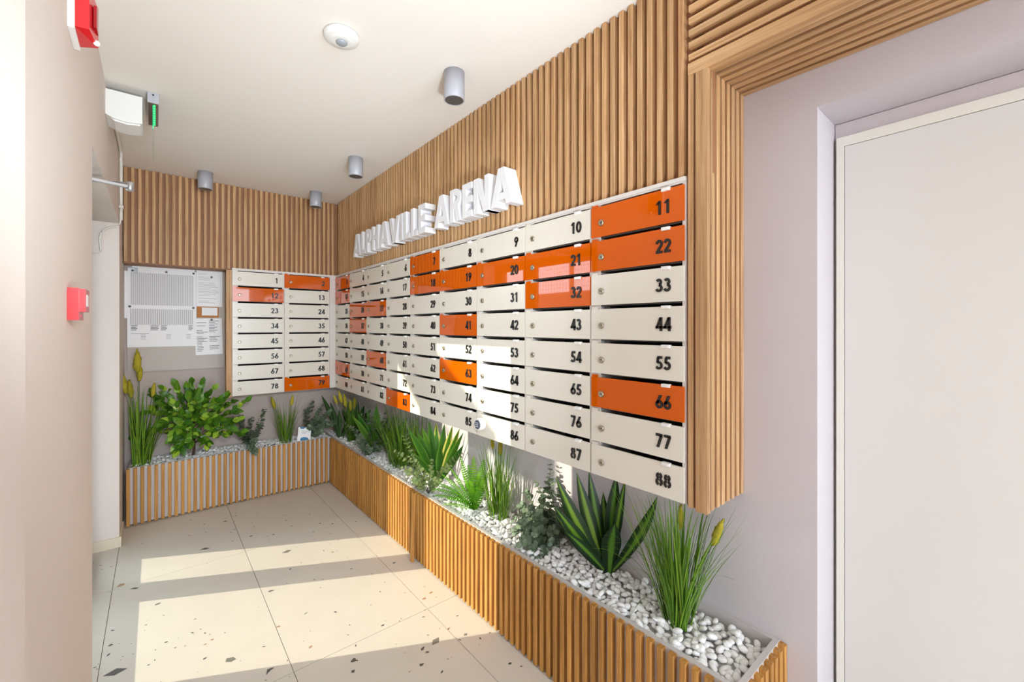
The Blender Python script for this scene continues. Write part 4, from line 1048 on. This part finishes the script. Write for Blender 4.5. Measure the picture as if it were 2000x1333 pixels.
bm = NB(); box(bm, .034, .0348, -.018, .018, -.005, .026); link('press_plate', mesh('press_plate', bm, M['white_gloss']), cp)
bm = NB(); box(bm, .022, .0245, -.010, .010, -.036, -.026); link('key_slot', mesh('key_slot', bm, M['red_dark']), cp)
# white box near the ceiling
wbx = thing('utility_box', 'white plastic utility box with curved front below the ceiling on the left wall', 'box', (XL, 2.67, 2.36))
bm = NB(); pf = [(.0005, .0), (.03, -.014), (.075, -.018), (.128, -.010), (.128, .115), (.0005, .115)]
prism(bm, pf, 0, .16, 'y'); link('housing', mesh('housing', bm, M['white_gloss']), wbx)
bm = NB(); prism(bm, [(.008, .001), (.03, -.020), (.075, -.025), (.120, -.018), (.120, .0)], .012, .15, 'y'); link('bottom_lens', mesh('bottom_lens', bm, M['clip']), wbx)
# cable duct
bm = NB(); tube(bm, smooth_path([(XL+.012, 2.84, 2.40), (XL+.010, 3.05, 2.47), (XL+.010, 3.50, 2.488), (XL+.010, 3.622, 2.46), (XL+.010, 3.630, 2.30), (XL+.010, 3.632, 2.06)], 8), .0085, 8)
cdk = thing('cable_duct', 'white cable duct running down the left wall into the entrance', 'cable', (XL, 3.63, 2.04), world=True)
add('duct', bm, M['cable'], cdk)
bm = NB(); tube(bm, smooth_path([(XL+.010, 3.632, 2.07), (XL-.002, 3.636, 2.022), (XL-.035, 3.64, 2.012), (XL-.075, 3.645, 1.985), (XL-.088, 3.648, 1.93), (XL-.084, 3.65, 1.86), (XL-.11, 3.652, 1.845), (XL-.14, 3.655, 1.86)], 8), .0045, 8)
add('cable', bm, M['cable'], cdk)
bm = NB(); box(bm, XL+.0005, XL+.022, 3.615, 3.65, 2.135, 2.150); add('duct_clip', bm, M['cable'], cdk)
# door closer with folding arm
dc = thing('door_closer', 'metal door closer with folded arm reaching out of the entrance', 'door closer', (DXE, 2.45, 1.985), world=True)
bm = NB(); box(bm, DXE+.0125, DXE+.062, 2.30, 2.54, 1.950, 1.990); add('closer_body', bm, M['metal'], dc)
def flat_bar(a_, b_, wd, th):
    a_, b_ = Vector(a_), Vector(b_); d = (b_-a_).normalized(); s_ = d.cross(Vector((0, 0, 1))).normalized()*wd/2; u_ = Vector((0, 0, th/2)); bm = NB()
    v0 = [bm.verts.new(a_+q) for q in (-s_-u_, s_-u_, s_+u_, -s_+u_)]; v1 = [bm.verts.new(b_+q) for q in (-s_-u_, s_-u_, s_+u_, -s_+u_)]
    for i in range(4): bm.faces.new((v0[i], v0[(i+1) % 4], v1[(i+1) % 4], v1[i]))
    bm.faces.new(v0[::-1]); bm.faces.new(v1); return bm
add('arm', flat_bar((DXE+.04, 2.44, 2.000), (-.085, 2.50, 2.000), .022, .010), M['metal'], dc)
add('arm', flat_bar((-.085, 2.50, 2.015), (DXE+.03, 2.62, 2.022), .020, .008), M['metal'], dc)
bm = NB(); lathe(bm, [(.013, -.020), (.015, -.014), (.015, .014), (.012, .018)], 16, (-.085, 2.50, 2.004)); add('elbow', bm, M['metal'], dc)

for o in bpy.data.objects:
    if 'world_built' in o: del o['world_built']
